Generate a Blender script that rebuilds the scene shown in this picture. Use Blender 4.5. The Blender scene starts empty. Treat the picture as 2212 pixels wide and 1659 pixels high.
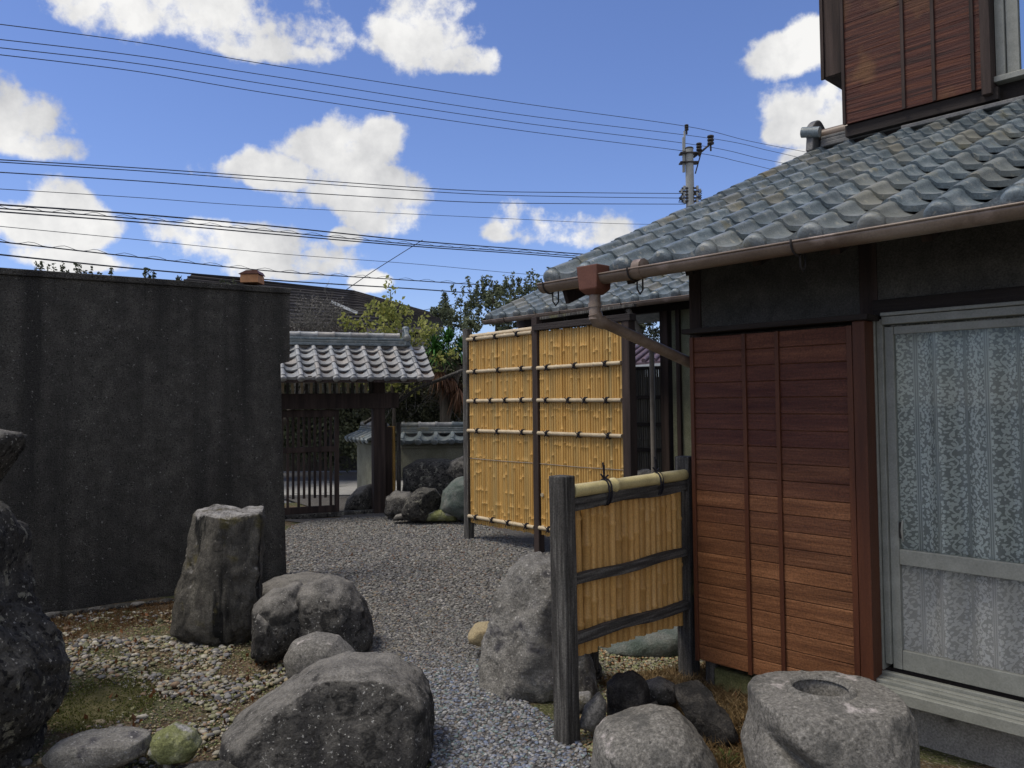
import bpy, bmesh, math, random
import numpy as np
from mathutils import Vector, Matrix, noise

random.seed(7)
rng = np.random.default_rng(7)
S = bpy.context.scene
COL = S.collection
R = math.radians

# ------------------------------------------------------------------ camera
F, CX, CY = 1700.0, 1106.0, 805.0            # in units of a 2212 px wide frame
PITCH, ROLL, EYE = R(2.0), 0.011, 1.7
cam_d = bpy.data.cameras.new('camera'); cam = bpy.data.objects.new('camera', cam_d); COL.objects.link(cam)
cam_d.sensor_width = 36; cam_d.lens = 36 * F / 2212
cam_d.shift_y = -(829.5 - CY) / 2212
cam_d.clip_start = .05; cam_d.clip_end = 2000
RM = (Matrix.Rotation(R(90) + PITCH, 3, 'X') @ Matrix.Rotation(-ROLL, 3, 'Z'))
cam.matrix_world = Matrix.Translation((0, 0, EYE)) @ RM.to_4x4()
S.camera = cam
S.render.resolution_x, S.render.resolution_y = 1024, 768

def ray(x, y):
    return RM @ Vector(((x - CX) / F, -(y - CY) / F, -1))
def at(x, y, Y):                              # world point seen at (x, y), Y metres ahead
    d = ray(x, y); return Vector((0, 0, EYE)) + d * (Y / d.y)
def gnd(x, y, z=0.0):                         # world point on the ground seen at (x, y)
    d = ray(x, y); return Vector((0, 0, EYE)) + d * ((z - EYE) / d.z)

# ------------------------------------------------------------------ light
SUN_EL, SUN_AZ = R(64), R(-105)                # azimuth measured from +Y, clockwise positive
S.view_settings.view_transform = 'Standard'; S.view_settings.look = 'None'
S.view_settings.gamma = 1; S.view_settings.exposure = 0.42
W = bpy.data.worlds.new('World'); S.world = W; W.use_nodes = True
nt = W.node_tree; nt.nodes.clear()
def N(t, typ, **kw):
    n = t.nodes.new(typ)
    for k, v in kw.items():
        if k.startswith('i_'):
            key = k[2:]; n.inputs[int(key) if key.isdigit() else key].default_value = v
        else: setattr(n, k, v)
    return n
def mth(t, op, a, b=None, c=None, clamp=False):
    n = t.nodes.new('ShaderNodeMath'); n.operation = op; n.use_clamp = clamp
    for i, v in enumerate((a, b, c)):
        if v is None: continue
        if isinstance(v, (int, float)): n.inputs[i].default_value = v
        else: t.links.new(v, n.inputs[i])
    return n.outputs[0]
sky = N(nt, 'ShaderNodeTexSky'); sky.sky_type = 'NISHITA'; sky.sun_disc = False
sky.sun_elevation = SUN_EL; sky.sun_rotation = SUN_AZ; sky.air_density = 1.0; sky.dust_density = .35; sky.ozone_density = 5.0
SKY_STRENGTH = .095
tc = N(nt, 'ShaderNodeTexCoord'); L = nt.links
dirv = tc.outputs['Generated']
nz = N(nt, 'ShaderNodeTexNoise', i_Scale=5.5, i_Detail=11.0, i_Roughness=.62); L.new(dirv, nz.inputs['Vector'])
nz2 = N(nt, 'ShaderNodeTexNoise', i_Scale=11.0, i_Detail=8.0, i_Roughness=.6); L.new(dirv, nz2.inputs['Vector'])
CLOUDS = [(420, 10, 250, 85), (600, 35, 150, 75), (545, 100, 180, 28), (905, 70, 115, 75), (990, 130, 90, 32), (960, 20, 60, 40),
          (40, 245, 110, 75), (5, 190, 50, 60), (75, 310, 110, 35), (140, 430, 66, 60), (125, 480, 115, 44),
          (740, 330, 120, 62), (580, 372, 130, 38), (820, 300, 55, 48), (800, 390, 110, 40), (790, 425, 140, 48), (840, 475, 105, 38),
          (560, 525, 170, 42), (450, 500, 110, 34), (620, 560, 150, 46), (740, 510, 40, 24), (1190, 488, 150, 48), (1150, 475, 80, 40), (1280, 500, 100, 34), (1090, 500, 60, 26),
          (1720, 112, 90, 42), (1760, 75, 60, 40), (1745, 260, 85, 70), (1800, 220, 50, 60), (1690, 285, 45, 35), (1720, 345, 50, 28),
          (805, 608, 48, 24), (170, 565, 95, 22), (640, 597, 60, 12)]
best = None
for (px, py, rx, ry) in CLOUDS:
    c = ray(px, py).normalized(); k = F * math.sqrt(1 + ((px - CX) ** 2 + (py - CY) ** 2) / F ** 2)
    v = N(nt, 'ShaderNodeVectorMath', operation='SUBTRACT'); L.new(dirv, v.inputs[0]); v.inputs[1].default_value = c
    v2 = N(nt, 'ShaderNodeVectorMath', operation='MULTIPLY'); L.new(v.outputs[0], v2.inputs[0])
    v2.inputs[1].default_value = (k / rx, k / rx, k / ry)
    ln = N(nt, 'ShaderNodeVectorMath', operation='LENGTH'); L.new(v2.outputs[0], ln.inputs[0])
    f = mth(nt, 'SUBTRACT', 1.3, ln.outputs['Value'])
    best = f if best is None else mth(nt, 'MAXIMUM', best, f)
best = mth(nt, 'MINIMUM', best, .7)
nzc = mth(nt, 'SUBTRACT', nz.outputs[0], .5)
nzd = mth(nt, 'SUBTRACT', nz2.outputs[0], .5)
den = mth(nt, 'MULTIPLY_ADD', nzc, 2.1, best)
den = mth(nt, 'MULTIPLY_ADD', nzd, 1.7, den)
# unseen clouds over the rest of the sky, thickened to neutralise blue ambient light
sep = N(nt, 'ShaderNodeSeparateXYZ'); L.new(dirv, sep.inputs[0])
nb = N(nt, 'ShaderNodeTexNoise', i_Scale=3.2, i_Detail=9.0, i_Roughness=.58); L.new(dirv, nb.inputs['Vector'])
bg = mth(nt, 'MULTIPLY', mth(nt, 'SUBTRACT', nb.outputs[0], .40), 5.0)
away = mth(nt, 'MULTIPLY_ADD', sep.outputs[1], -3.0, 1.5)
away = mth(nt, 'MINIMUM', away, .8)
bg = mth(nt, 'ADD', bg, mth(nt, 'SUBTRACT', away, .8))
den = mth(nt, 'MAXIMUM', den, bg)
mr = N(nt, 'ShaderNodeMapRange', interpolation_type='SMOOTHSTEP'); L.new(den, mr.inputs[0])
mr.inputs[1].default_value = .13; mr.inputs[2].default_value = .6
ns = N(nt, 'ShaderNodeTexNoise', i_Scale=9.0, i_Detail=7.0, i_Roughness=.6)
vs = N(nt, 'ShaderNodeVectorMath', operation='ADD'); L.new(dirv, vs.inputs[0]); vs.inputs[1].default_value = (0, 0, .03); L.new(vs.outputs[0], ns.inputs[0])
rc = N(nt, 'ShaderNodeValToRGB'); L.new(ns.outputs[0], rc.inputs[0])
rc.color_ramp.elements[0].position = .32; rc.color_ramp.elements[0].color = (.42, .425, .44, 1)
rc.color_ramp.elements[1].position = .6; rc.color_ramp.elements[1].color = (.70, .695, .685, 1)
skm = N(nt, 'ShaderNodeVectorMath', operation='SCALE'); L.new(sky.outputs[0], skm.inputs[0]); skm.inputs[3].default_value = SKY_STRENGTH
tin = N(nt, 'ShaderNodeVectorMath', operation='MULTIPLY'); L.new(skm.outputs[0], tin.inputs[0]); tin.inputs[1].default_value = (1.0, .97, 1.2)
mx = N(nt, 'ShaderNodeMix', data_type='RGBA'); L.new(mr.outputs[0], mx.inputs[0]); L.new(tin.outputs[0], mx.inputs[6]); L.new(rc.outputs[0], mx.inputs[7])
bgn = N(nt, 'ShaderNodeBackground'); L.new(mx.outputs[2], bgn.inputs[0]); bgn.inputs[1].default_value = 1.0
wo = N(nt, 'ShaderNodeOutputWorld'); L.new(bgn.outputs[0], wo.inputs[0])

sl = bpy.data.lights.new('sun', 'SUN'); sl.energy = 1.9; sl.angle = R(20); sl.color = (1, .93, .82)
so = bpy.data.objects.new('sun', sl); COL.objects.link(so)
sd = Vector((math.sin(SUN_AZ) * math.cos(SUN_EL), math.cos(SUN_AZ) * math.cos(SUN_EL), math.sin(SUN_EL)))
so.rotation_euler = sd.to_track_quat('Z', 'Y').to_euler()

# ------------------------------------------------------------------ materials
HROT = math.atan2(.727, -.687)                 # direction the house front runs in
FAR_ROT = math.atan2(.733, .681)
def pmat(name, cols, scale=4, detail=7, rough=.85, bump=.3, bscale=60, ms=(1, 1, 1), rot=0, objvar=0., spots=None, spec=.3, lo=.3, hi=.7, metal=0, streak=None, attr=None, vor=None, hue=None, moss=None, coord=None, grain=None, bdist=.02):
    m = bpy.data.materials.new(name); m.use_nodes = True; t = m.node_tree; ln = t.links
    b = t.nodes['Principled BSDF']; b.inputs['Roughness'].default_value = rough; b.inputs['Metallic'].default_value = metal
    b.inputs['Specular IOR Level'].default_value = spec
    if coord == 'obj': pos = N(t, 'ShaderNodeTexCoord').outputs['Object']
    else: pos = N(t, 'ShaderNodeNewGeometry').outputs['Position']
    r1 = N(t, 'ShaderNodeVectorRotate', rotation_type='Z_AXIS'); ln.new(pos, r1.inputs['Vector']); r1.inputs['Angle'].default_value = -rot
    vm = N(t, 'ShaderNodeVectorMath', operation='MULTIPLY'); ln.new(r1.outputs[0], vm.inputs[0]); vm.inputs[1].default_value = ms
    v = vm.outputs[0]
    n1 = N(t, 'ShaderNodeTexNoise', i_Scale=scale, i_Detail=float(detail), i_Roughness=.62); ln.new(v, n1.inputs['Vector'])
    cr = N(t, 'ShaderNodeValToRGB'); ln.new(n1.outputs[0], cr.inputs[0])
    e = cr.color_ramp.elements; e[0].position = lo; e[-1].position = hi
    e[0].color = (*cols[0], 1); e[-1].color = (*cols[-1], 1)
    for i, c in enumerate(cols[1:-1]):
        q = e.new(lo + (hi - lo) * (i + 1) / (len(cols) - 1)); q.color = (*c, 1)
    col = cr.outputs[0]
    def mix(fac, a, bcol, mode='MIX'):
        x = N(t, 'ShaderNodeMix', data_type='RGBA', blend_type=mode)
        if isinstance(fac, (int, float)): x.inputs[0].default_value = fac
        else: ln.new(fac, x.inputs[0])
        ln.new(a, x.inputs[6])
        if isinstance(bcol, tuple): x.inputs[7].default_value = (*bcol, 1)
        else: ln.new(bcol, x.inputs[7])
        return x.outputs[2]
    if streak:                                  # (colour, scale, lo, hi) long vertical stains
        sm = N(t, 'ShaderNodeVectorMath', operation='MULTIPLY'); ln.new(r1.outputs[0], sm.inputs[0]); sm.inputs[1].default_value = (1, 1, .08)
        s1 = N(t, 'ShaderNodeTexNoise', i_Scale=streak[1], i_Detail=5.0); ln.new(sm.outputs[0], s1.inputs['Vector'])
        mm = N(t, 'ShaderNodeMapRange'); ln.new(s1.outputs[0], mm.inputs[0]); mm.inputs[1].default_value = streak[2]; mm.inputs[2].default_value = streak[3]
        col = mix(mm.outputs[0], col, streak[0])
    if spots:
        for (sc, ss, th, wd) in (spots if isinstance(spots, list) else [spots]):
            s2 = N(t, 'ShaderNodeTexNoise', i_Scale=ss, i_Detail=4.0, i_Roughness=.55); ln.new(pos, s2.inputs['Vector'])
            m2 = N(t, 'ShaderNodeMapRange'); ln.new(s2.outputs[0], m2.inputs[0]); m2.inputs[1].default_value = th; m2.inputs[2].default_value = th + wd
            col = mix(m2.outputs[0], col, sc)
    if moss:                                    # (colour, amount) pale dust plus painted overhead light on faces that look up
        g = N(t, 'ShaderNodeNewGeometry'); sx = N(t, 'ShaderNodeSeparateXYZ'); ln.new(g.outputs['Normal'], sx.inputs[0])
        s3 = N(t, 'ShaderNodeTexNoise', i_Scale=7.0, i_Detail=8.0, i_Roughness=.7); ln.new(pos, s3.inputs['Vector'])
        mv = mth(t, 'ADD', mth(t, 'MULTIPLY', mth(t, 'SUBTRACT', sx.outputs[2], .35), .9), mth(t, 'MULTIPLY', mth(t, 'SUBTRACT', s3.outputs[0], .5), 2.2))
        mv = mth(t, 'MULTIPLY_ADD', mv, 1.6, moss[1] - .5, clamp=True)
        col = mix(mv, col, moss[0])
    if attr:
        a = N(t, 'ShaderNodeAttribute'); a.attribute_name = attr
        col = mix(1.0, col, a.outputs['Color'], 'MULTIPLY')
    g_ = grain if grain is not None else (.42 if rough > .8 else .16)
    if g_:
        n3 = N(t, 'ShaderNodeTexNoise', i_Scale=110.0, i_Detail=3.0, i_Roughness=.7); ln.new(pos, n3.inputs['Vector'])
        mg = N(t, 'ShaderNodeMapRange'); ln.new(n3.outputs[0], mg.inputs[0]); mg.inputs[1].default_value = .3; mg.inputs[2].default_value = .7; mg.inputs[3].default_value = 1 - g_; mg.inputs[4].default_value = 1 + g_
        sg = N(t, 'ShaderNodeVectorMath', operation='SCALE'); ln.new(col, sg.inputs[0]); ln.new(mg.outputs[0], sg.inputs[3]); col = sg.outputs[0]
    if objvar:
        oi = N(t, 'ShaderNodeObjectInfo')
        f = mth(t, 'MULTIPLY_ADD', oi.outputs['Random'], 2 * objvar, 1 - objvar)
        sc = N(t, 'ShaderNodeVectorMath', operation='SCALE'); ln.new(col, sc.inputs[0]); ln.new(f, sc.inputs[3]); col = sc.outputs[0]
    if hue:                                     # second tint picked by the piece's random number
        oi = N(t, 'ShaderNodeObjectInfo')
        fr = mth(t, 'FRACT', mth(t, 'MULTIPLY', oi.outputs['Random'], 17.3))
        fr = mth(t, 'MULTIPLY', mth(t, 'POWER', fr, hue[1]), hue[2])
        col = mix(fr, col, hue[0])
    ln.new(col, b.inputs['Base Color'])
    if bump:
        n2 = N(t, 'ShaderNodeTexNoise', i_Scale=bscale, i_Detail=8.0, i_Roughness=.7); ln.new(v, n2.inputs['Vector'])
        h = n2.outputs[0]
        if vor:
            vn = N(t, 'ShaderNodeTexVoronoi', i_Scale=vor); ln.new(v, vn.inputs['Vector'])
            h = mth(t, 'MULTIPLY_ADD', vn.outputs[0], -1.5, h)
        bp = N(t, 'ShaderNodeBump', i_Strength=bump, i_Distance=bdist); ln.new(h, bp.inputs['Height']); ln.new(bp.outputs[0], b.inputs['Normal'])
    return m

M = {}
M['rock'] = pmat('rock_grey', [(.035, .033, .03), (.10, .094, .085), (.23, .215, .195)], 7, 10, .9, .7, 45, spots=[((.42, .41, .38), 70, .62, .05), ((.025, .024, .023), 7, .52, .08), ((.03, .028, .026), 26, .57, .05)], moss=((.24, .225, .2), .42), streak=((.04,.038,.038), 5, .5, .62), bdist=.05)  # upward faces paler: dust, with light from above put into the colour
M['rock_dark'] = pmat('rock_dark', [(.022, .02, .019), (.066, .062, .056), (.17, .16, .14)], 6, 10, .9, .9, 35, spots=[((.42, .4, .36), 60, .62, .05), ((.26, .25, .2), 14, .60, .05), ((.015, .014, .014), 30, .56, .05)], moss=((.11, .105, .09), .1), bdist=.05)  # tops slightly paler: dust and painted top light
M['rock_pale'] = pmat('rock_pale', [(.11, .103, .093), (.24, .228, .205), (.42, .40, .36)], 6, 10, .9, .8, 40, spots=[((.1, .095, .1), 6, .56, .1), ((.5, .48, .45), 50, .62, .06)], bdist=.05)
M['rock_standing'] = pmat('rock_standing', [(.035, .033, .03), (.11, .102, .088), (.23, .215, .18)], 6, 10, .9, 1.0, 30, ms=(1, 1, .5), streak=((.014, .014, .014), 9, .52, .6), spots=[((.36, .34, .3), 45, .67, .05), ((.13, .11, .04), 5, .6, .12)], moss=((.5, .48, .46), .28), bdist=.05)  # pale flat top: overhead light painted in along with dust
M['rock_moss'] = pmat('rock_mossy', [(.12, .13, .05), (.2, .21, .09), (.3, .3, .2)], 9, 8, .95, .8, 50, spots=((.36, .35, .33), 8, .58, .1))
M['rock_granite'] = pmat('rock_granite', [(.09, .085, .076), (.165, .156, .14), (.27, .255, .23)], 60, 8, .9, .5, 90, spots=[((.42, .38, .36), 7, .62, .07), ((.09, .087, .08), 5, .58, .1), ((.08, .075, .068), 34, .63, .05)])
M['rock_green'] = pmat('rock_green', [(.05, .075, .06), (.11, .13, .115), (.2, .2, .18)], 5, 9, .9, .8, 40)
M['rock_tan'] = pmat('rock_tan', [(.3, .24, .14), (.42, .34, .2)], 8, 8, .9, .5, 60)
M['lava'] = pmat('rock_lava', [(.012, .012, .012), (.03, .028, .027), (.075, .068, .06)], 14, 10, .95, .8, 50, grain=.6)
M['soil'] = pmat('soil', [(.09, .062, .035), (.15, .105, .06), (.2, .15, .095)], 5, 12, .98, .9, 90, vor=45, spots=[((.095, .1, .04), 3.2, .46, .08), ((.24, .21, .16), 60, .56, .08)])
M['gravel_base'] = pmat('gravel_base', [(.09, .085, .078), (.15, .14, .13), (.22, .21, .19)], 40, 10, .95, 1.0, 90, vor=55, spots=[((.15, .11, .09), 3, .6, .08)])
M['asphalt'] = pmat('asphalt', [(.13, .13, .14), (.2, .2, .21)], 30, 8, .9, .4, 80)
M['pebble_grey'] = pmat('pebble_grey', [(.75, .75, .75), (1, 1, 1)], 60, 4, .8, .2, 200, attr='tint')
M['moss'] = pmat('moss', [(.07, .065, .028), (.12, .11, .045), (.19, .165, .08)], 14, 10, 1, 1.0, 160)
M['concrete_dark'] = pmat('concrete_dark', [(.07, .066, .06), (.105, .1, .09), (.15, .142, .127)], 8, 12, .95, .9, 60, streak=((.052, .05, .047), 5, .42, .66), spots=[((.3, .29, .27), 40, .66, .04), ((.035, .034, .033), 60, .6, .06)], vor=120, grain=.6)
M['concrete'] = pmat('concrete_pale', [(.26, .255, .24), (.37, .36, .34)], 6, 10, .95, .4, 120, spots=((.13, .13, .12), 3, .58, .1))
M['concrete_moss'] = pmat('concrete_mossy', [(.06, .07, .025), (.13, .13, .06), (.2, .18, .13)], 6, 9, .95, .5, 60)
M['stucco_dark'] = pmat('stucco_dark', [(.06, .058, .053), (.085, .082, .074), (.115, .11, .098)], 8, 10, .95, .5, 160)
M['stucco_green'] = pmat('stucco_green', [(.17, .175, .11), (.24, .245, .17)], 8, 10, .95, .4, 160)
M['plaster'] = pmat('plaster_pale', [(.15, .15, .11), (.24, .24, .19)], 5, 8, .9, .3, 80)
M['wood_dark'] = pmat('wood_dark', [(.016, .012, .011), (.042, .029, .025), (.08, .056, .048)], 12, 8, .8, .5, 60, ms=(1, 1, .06))
M['wood_dark_h'] = pmat('wood_dark_beam', [(.012, .011, .011), (.028, .022, .02), (.045, .036, .033)], 12, 8, .8, .5, 60, ms=(.06, 1, 1), rot=HROT)
M['wood_grey'] = pmat('wood_weathered', [(.025, .023, .021), (.075, .07, .064), (.2, .19, .17)], 55, 9, .9, .9, 70, ms=(1, 1, .05), spots=[((.13, .13, .06), 3, .62, .1)])
M['wood_grey_h'] = pmat('wood_weathered_rail', [(.025, .023, .021), (.08, .075, .07), (.21, .2, .18)], 55, 9, .9, .9, 70, ms=(.05, 1, 1), rot=FAR_ROT)
M['wood_red'] = pmat('wood_red_board', [(.13, .045, .017), (.22, .085, .032), (.31, .135, .055)], 22, 9, .6, .3, 80, ms=(.07, 1, 1), rot=HROT, objvar=.14, spec=.3, grain=.35)
M['wood_red_deep'] = pmat('wood_red_board_deep', [(.055, .018, .014), (.10, .033, .022), (.16, .06, .032)], 22, 9, .6, .3, 80, ms=(.07, 1, 1), rot=HROT, objvar=.2, spec=.3, grain=.35)
M['wood_red_mid'] = pmat('wood_red_board_mid', [(.08, .028, .013), (.15, .055, .024), (.24, .10, .042)], 22, 9, .6, .3, 80, ms=(.07, 1, 1), rot=HROT, objvar=.16, spec=.3, grain=.35)
def lerp3(a, b, t): return tuple(x + (y - x) * t for x, y in zip(a, b))
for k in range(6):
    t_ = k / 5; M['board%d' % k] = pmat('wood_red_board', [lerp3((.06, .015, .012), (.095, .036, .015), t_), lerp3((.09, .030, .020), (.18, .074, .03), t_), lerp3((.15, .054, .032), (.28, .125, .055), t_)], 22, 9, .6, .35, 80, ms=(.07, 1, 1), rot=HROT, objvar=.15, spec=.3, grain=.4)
M['wood_red_v'] = pmat('wood_red_batten', [(.06, .02, .011), (.13, .045, .02)], 12, 8, .5, .3, 80, ms=(1, 1, .07), objvar=.12)
M['wood_redold'] = pmat('wood_red_old', [(.014, .008, .008), (.062, .017, .012), (.13, .044, .02)], 30, 9, .7, .8, 50, ms=(.035, 1, 1), rot=HROT, objvar=.1, spots=((.13, .06, .025), 2.5, .55, .15), grain=.3)
M['tile'] = pmat('tile_grey', [(.085, .112, .126), (.145, .178, .195), (.24, .268, .28)], 9, 9, .38, .3, 90, objvar=.2, spec=.6, hue=((.27, .24, .17), 4.0, .6), spots=[((.34, .34, .30), 24, .60, .08), ((.2, .19, .13), 3.5, .61, .1)], grain=.35)
M['tile_ridge'] = pmat('tile_ridge', [(.07, .075, .08), (.13, .13, .13), (.2, .19, .18)], 9, 9, .5, .3, 90, grain=.3)
M['tile_pale'] = pmat('tile_pale', [(.15, .165, .18), (.25, .26, .27), (.38, .38, .375)], 9, 9, .45, .25, 90, objvar=.28, spec=.5, hue=((.34, .28, .22), 3.5, .5), grain=.3)
M['tile_dark'] = pmat('tile_brown', [(.03, .026, .026), (.05, .042, .042)], 9, 6, .6, .3, 30)
M['tile_purple'] = pmat('tile_purple', [(.09, .06, .075), (.16, .115, .13)], 9, 6, .5, .3, 30)
M['bamboo'] = pmat('bamboo_cane', [(.46, .255, .065), (.53, .31, .085), (.6, .375, .12)], 30, 5, .5, .2, 60, ms=(1, 1, .03), objvar=.12, spec=.35, hue=((.36, .31, .15), 3.0, .5), grain=.12)
M['bamboo_near'] = pmat('bamboo_cane_brown', [(.42, .22, .065), (.54, .31, .10), (.63, .39, .15)], 40, 5, .5, .25, 60, ms=(1, 1, .03), objvar=.14, spec=.35, grain=.2)
M['bamboo_pole'] = pmat('bamboo_pole', [(.42, .33, .2), (.56, .46, .31)], 9, 7, .45, .2, 50, objvar=.1, spec=.45)
M['bamboo_yellow'] = pmat('bamboo_rail', [(.5, .42, .2), (.66, .57, .3)], 9, 7, .4, .15, 50, spec=.5)
M['bamboo_dark'] = pmat('bamboo_dark', [(.06, .055, .045), (.12, .11, .09)], 14, 7, .8, .3, 50, ms=(1, 1, .06), objvar=.3)
M['twine'] = pmat('twine', [(.012, .012, .02), (.03, .028, .035)], 60, 4, .9, .6, 200)
M['gutter'] = pmat('gutter_brown', [(.12, .082, .06), (.19, .14, .105), (.28, .225, .18)], 6, 7, .4, .08, 60, ms=(.3, 1, 1), rot=HROT, spec=.5, spots=((.3, .23, .19), 4, .6, .1))
M['gutter_red'] = pmat('gutter_red', [(.10, .04, .027), (.16, .068, .045)], 6, 6, .45, .08, 60)
M['pipe'] = pmat('pipe_grey', [(.2, .18, .16), (.32, .29, .26)], 6, 6, .5, .1, 60)
M['iron'] = pmat('iron_dark', [(.02, .02, .022), (.05, .04, .035)], 30, 5, .6, .3, 90)
M['alu'] = pmat('aluminium', [(.2, .205, .18), (.27, .275, .245)], 12, 5, .45, .06, 90, metal=.0, spec=.5)
M['white_frame'] = pmat('frame_white', [(.6, .62, .62), (.7, .72, .72)], 8, 4, .4, .05, 90)
M['room'] = pmat('room_dark', [(.03, .03, .032), (.05, .048, .046)], 3, 4, .9, 0)
M['pole_concrete'] = pmat('pole_concrete', [(.25, .26, .25), (.34, .35, .34)], 3, 6, .9, .2, 40)
M['cable'] = pmat('cable', [(.018, .022, .035), (.035, .04, .055)], 3, 3, .7, 0)
M['orange'] = pmat('clay_orange', [(.36, .17, .08), (.5, .26, .13)], 5, 5, .8, .2, 50)
M['bark'] = pmat('bark', [(.06, .05, .04), (.14, .12, .095)], 20, 7, .95, .6, 60, ms=(1, 1, .2))
M['twig'] = pmat('twig_grey', [(.1, .095, .085), (.19, .18, .16)], 20, 5, .95, 0, grain=0)
def leafmat(name, c1, c2, rough=.6, tr=.25):
    m = pmat(name, [c1, c2], 3, 4, rough, 0, attr='tint'); t = m.node_tree; b = t.nodes['Principled BSDF']
    tl = N(t, 'ShaderNodeBsdfTranslucent'); src = b.inputs['Base Color'].links[0].from_socket; t.links.new(src, tl.inputs[0])
    ms = N(t, 'ShaderNodeMixShader'); ms.inputs[0].default_value = tr
    t.links.new(b.outputs[0], ms.inputs[1]); t.links.new(tl.outputs[0], ms.inputs[2]); t.links.new(ms.outputs[0], t.nodes['Material Output'].inputs[0]); return m
M['leaf_yellow'] = leafmat('leaf_yellow_green', (.26, .27, .07), (.42, .42, .14), tr=.4)
M['leaf_olive'] = leafmat('leaf_olive', (.08, .10, .06), (.19, .22, .13))
M['leaf_dark'] = leafmat('leaf_dark', (.015, .022, .012), (.045, .055, .028))
M['leaf_green'] = leafmat('leaf_green', (.03, .11, .02), (.08, .2, .045))
M['leaf_brown'] = leafmat('leaf_brown', (.12, .05, .025), (.24, .12, .06))
M['straw'] = leafmat('straw', (.2, .14, .07), (.36, .28, .15))
M['grassy'] = leafmat('grass_green', (.08, .13, .03), (.16, .22, .06))

def glassmat(name, rough, alpha):
    m = bpy.data.materials.new(name); m.use_nodes = True; t = m.node_tree; t.nodes.clear()
    g = N(t, 'ShaderNodeBsdfGlossy'); g.inputs['Roughness'].default_value = rough; g.inputs[0].default_value = (.8, .85, .86, 1)
    tr = N(t, 'ShaderNodeBsdfTransparent'); tr.inputs[0].default_value = (.94, .96, .95, 1)
    fr = N(t, 'ShaderNodeFresnel'); fr.inputs[0].default_value = 1.5
    f = mth(t, 'MULTIPLY_ADD', fr.outputs[0], .5, alpha, clamp=True)
    mx = N(t, 'ShaderNodeMixShader'); t.links.new(f, mx.inputs[0]); t.links.new(tr.outputs[0], mx.inputs[1]); t.links.new(g.outputs[0], mx.inputs[2])
    o = N(t, 'ShaderNodeOutputMaterial'); t.links.new(mx.outputs[0], o.inputs[0]); return m
M['glass'] = glassmat('window_glass', .03, .0)
def figured():
    m = bpy.data.materials.new('figured_glass'); m.use_nodes = True; t = m.node_tree; b = t.nodes['Principled BSDF']
    b.inputs['Roughness'].default_value = .35; b.inputs['Base Color'].default_value = (.36, .36, .33, 1); b.inputs['Alpha'].default_value = .2; b.inputs['Specular IOR Level'].default_value = .25
    pos = N(t, 'ShaderNodeNewGeometry').outputs['Position']
    w = N(t, 'ShaderNodeTexVoronoi', i_Scale=14.0, feature='DISTANCE_TO_EDGE'); t.links.new(pos, w.inputs['Vector'])
    bp = N(t, 'ShaderNodeBump', i_Strength=.25, i_Distance=.01)
    mm = N(t, 'ShaderNodeMapRange'); t.links.new(w.outputs[0], mm.inputs[0]); mm.inputs[2].default_value = .03
    t.links.new(mm.outputs[0], bp.inputs['Height']); t.links.new(bp.outputs[0], b.inputs['Normal']); return m
M['glass_figured'] = figured()
def lace():
    m = bpy.data.materials.new('lace_curtain'); m.use_nodes = True; t = m.node_tree; ln = t.links; b = t.nodes['Principled BSDF']
    b.inputs['Roughness'].default_value = .9
    uv = N(t, 'ShaderNodeUVMap'); sp = N(t, 'ShaderNodeSeparateXYZ'); ln.new(uv.outputs[0], sp.inputs[0])
    u = sp.outputs[0]                           # metres across the cloth
    band = mth(t, 'FRACT', mth(t, 'MULTIPLY', u, 1 / .13))
    # thin net stripes beside the flower bands
    net = mth(t, 'GREATER_THAN', mth(t, 'ABSOLUTE', mth(t, 'SUBTRACT', band, .5)), .40)
    line = mth(t, 'GREATER_THAN', mth(t, 'FRACT', mth(t, 'MULTIPLY', u, 90)), .55)
    dist = N(t, 'ShaderNodeTexNoise', i_Scale=40.0, i_Detail=2.0); ln.new(uv.outputs[0], dist.inputs['Vector'])
    va = N(t, 'ShaderNodeVectorMath', operation='SCALE'); ln.new(dist.outputs['Color'], va.inputs[0]); va.inputs[3].default_value = .02
    vb = N(t, 'ShaderNodeVectorMath', operation='ADD'); ln.new(uv.outputs[0], vb.inputs[0]); ln.new(va.outputs[0], vb.inputs[1])
    fl = N(t, 'ShaderNodeTexVoronoi', i_Scale=66.0, feature='SMOOTH_F1', i_Smoothness=.15); ln.new(vb.outputs[0], fl.inputs['Vector'])
    flw = mth(t, 'LESS_THAN', fl.outputs[0], .5)
    wv = mth(t, 'SINE', mth(t, 'MULTIPLY', sp.outputs[1], 70.0))
    stem = mth(t, 'LESS_THAN', mth(t, 'ABSOLUTE', mth(t, 'SUBTRACT', band, mth(t, 'MULTIPLY_ADD', wv, .09, .5))), .025)
    flw = mth(t, 'MAXIMUM', flw, stem)
    pat = mth(t, 'ADD', mth(t, 'MULTIPLY', net, mth(t, 'MULTIPLY', line, .6)), mth(t, 'MULTIPLY', mth(t, 'SUBTRACT', 1.0, net), flw), clamp=True)
    mx = N(t, 'ShaderNodeMix', data_type='RGBA'); ln.new(pat, mx.inputs[0]); mx.inputs[6].default_value = (.5, .51, .5, 1); mx.inputs[7].default_value = (.70, .71, .69, 1)
    ln.new(mx.outputs[2], b.inputs['Base Color'])
    ln.new(mth(t, 'MULTIPLY_ADD', pat, .36, .62), b.inputs['Alpha'])
    return m
M['lace'] = lace()

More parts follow.
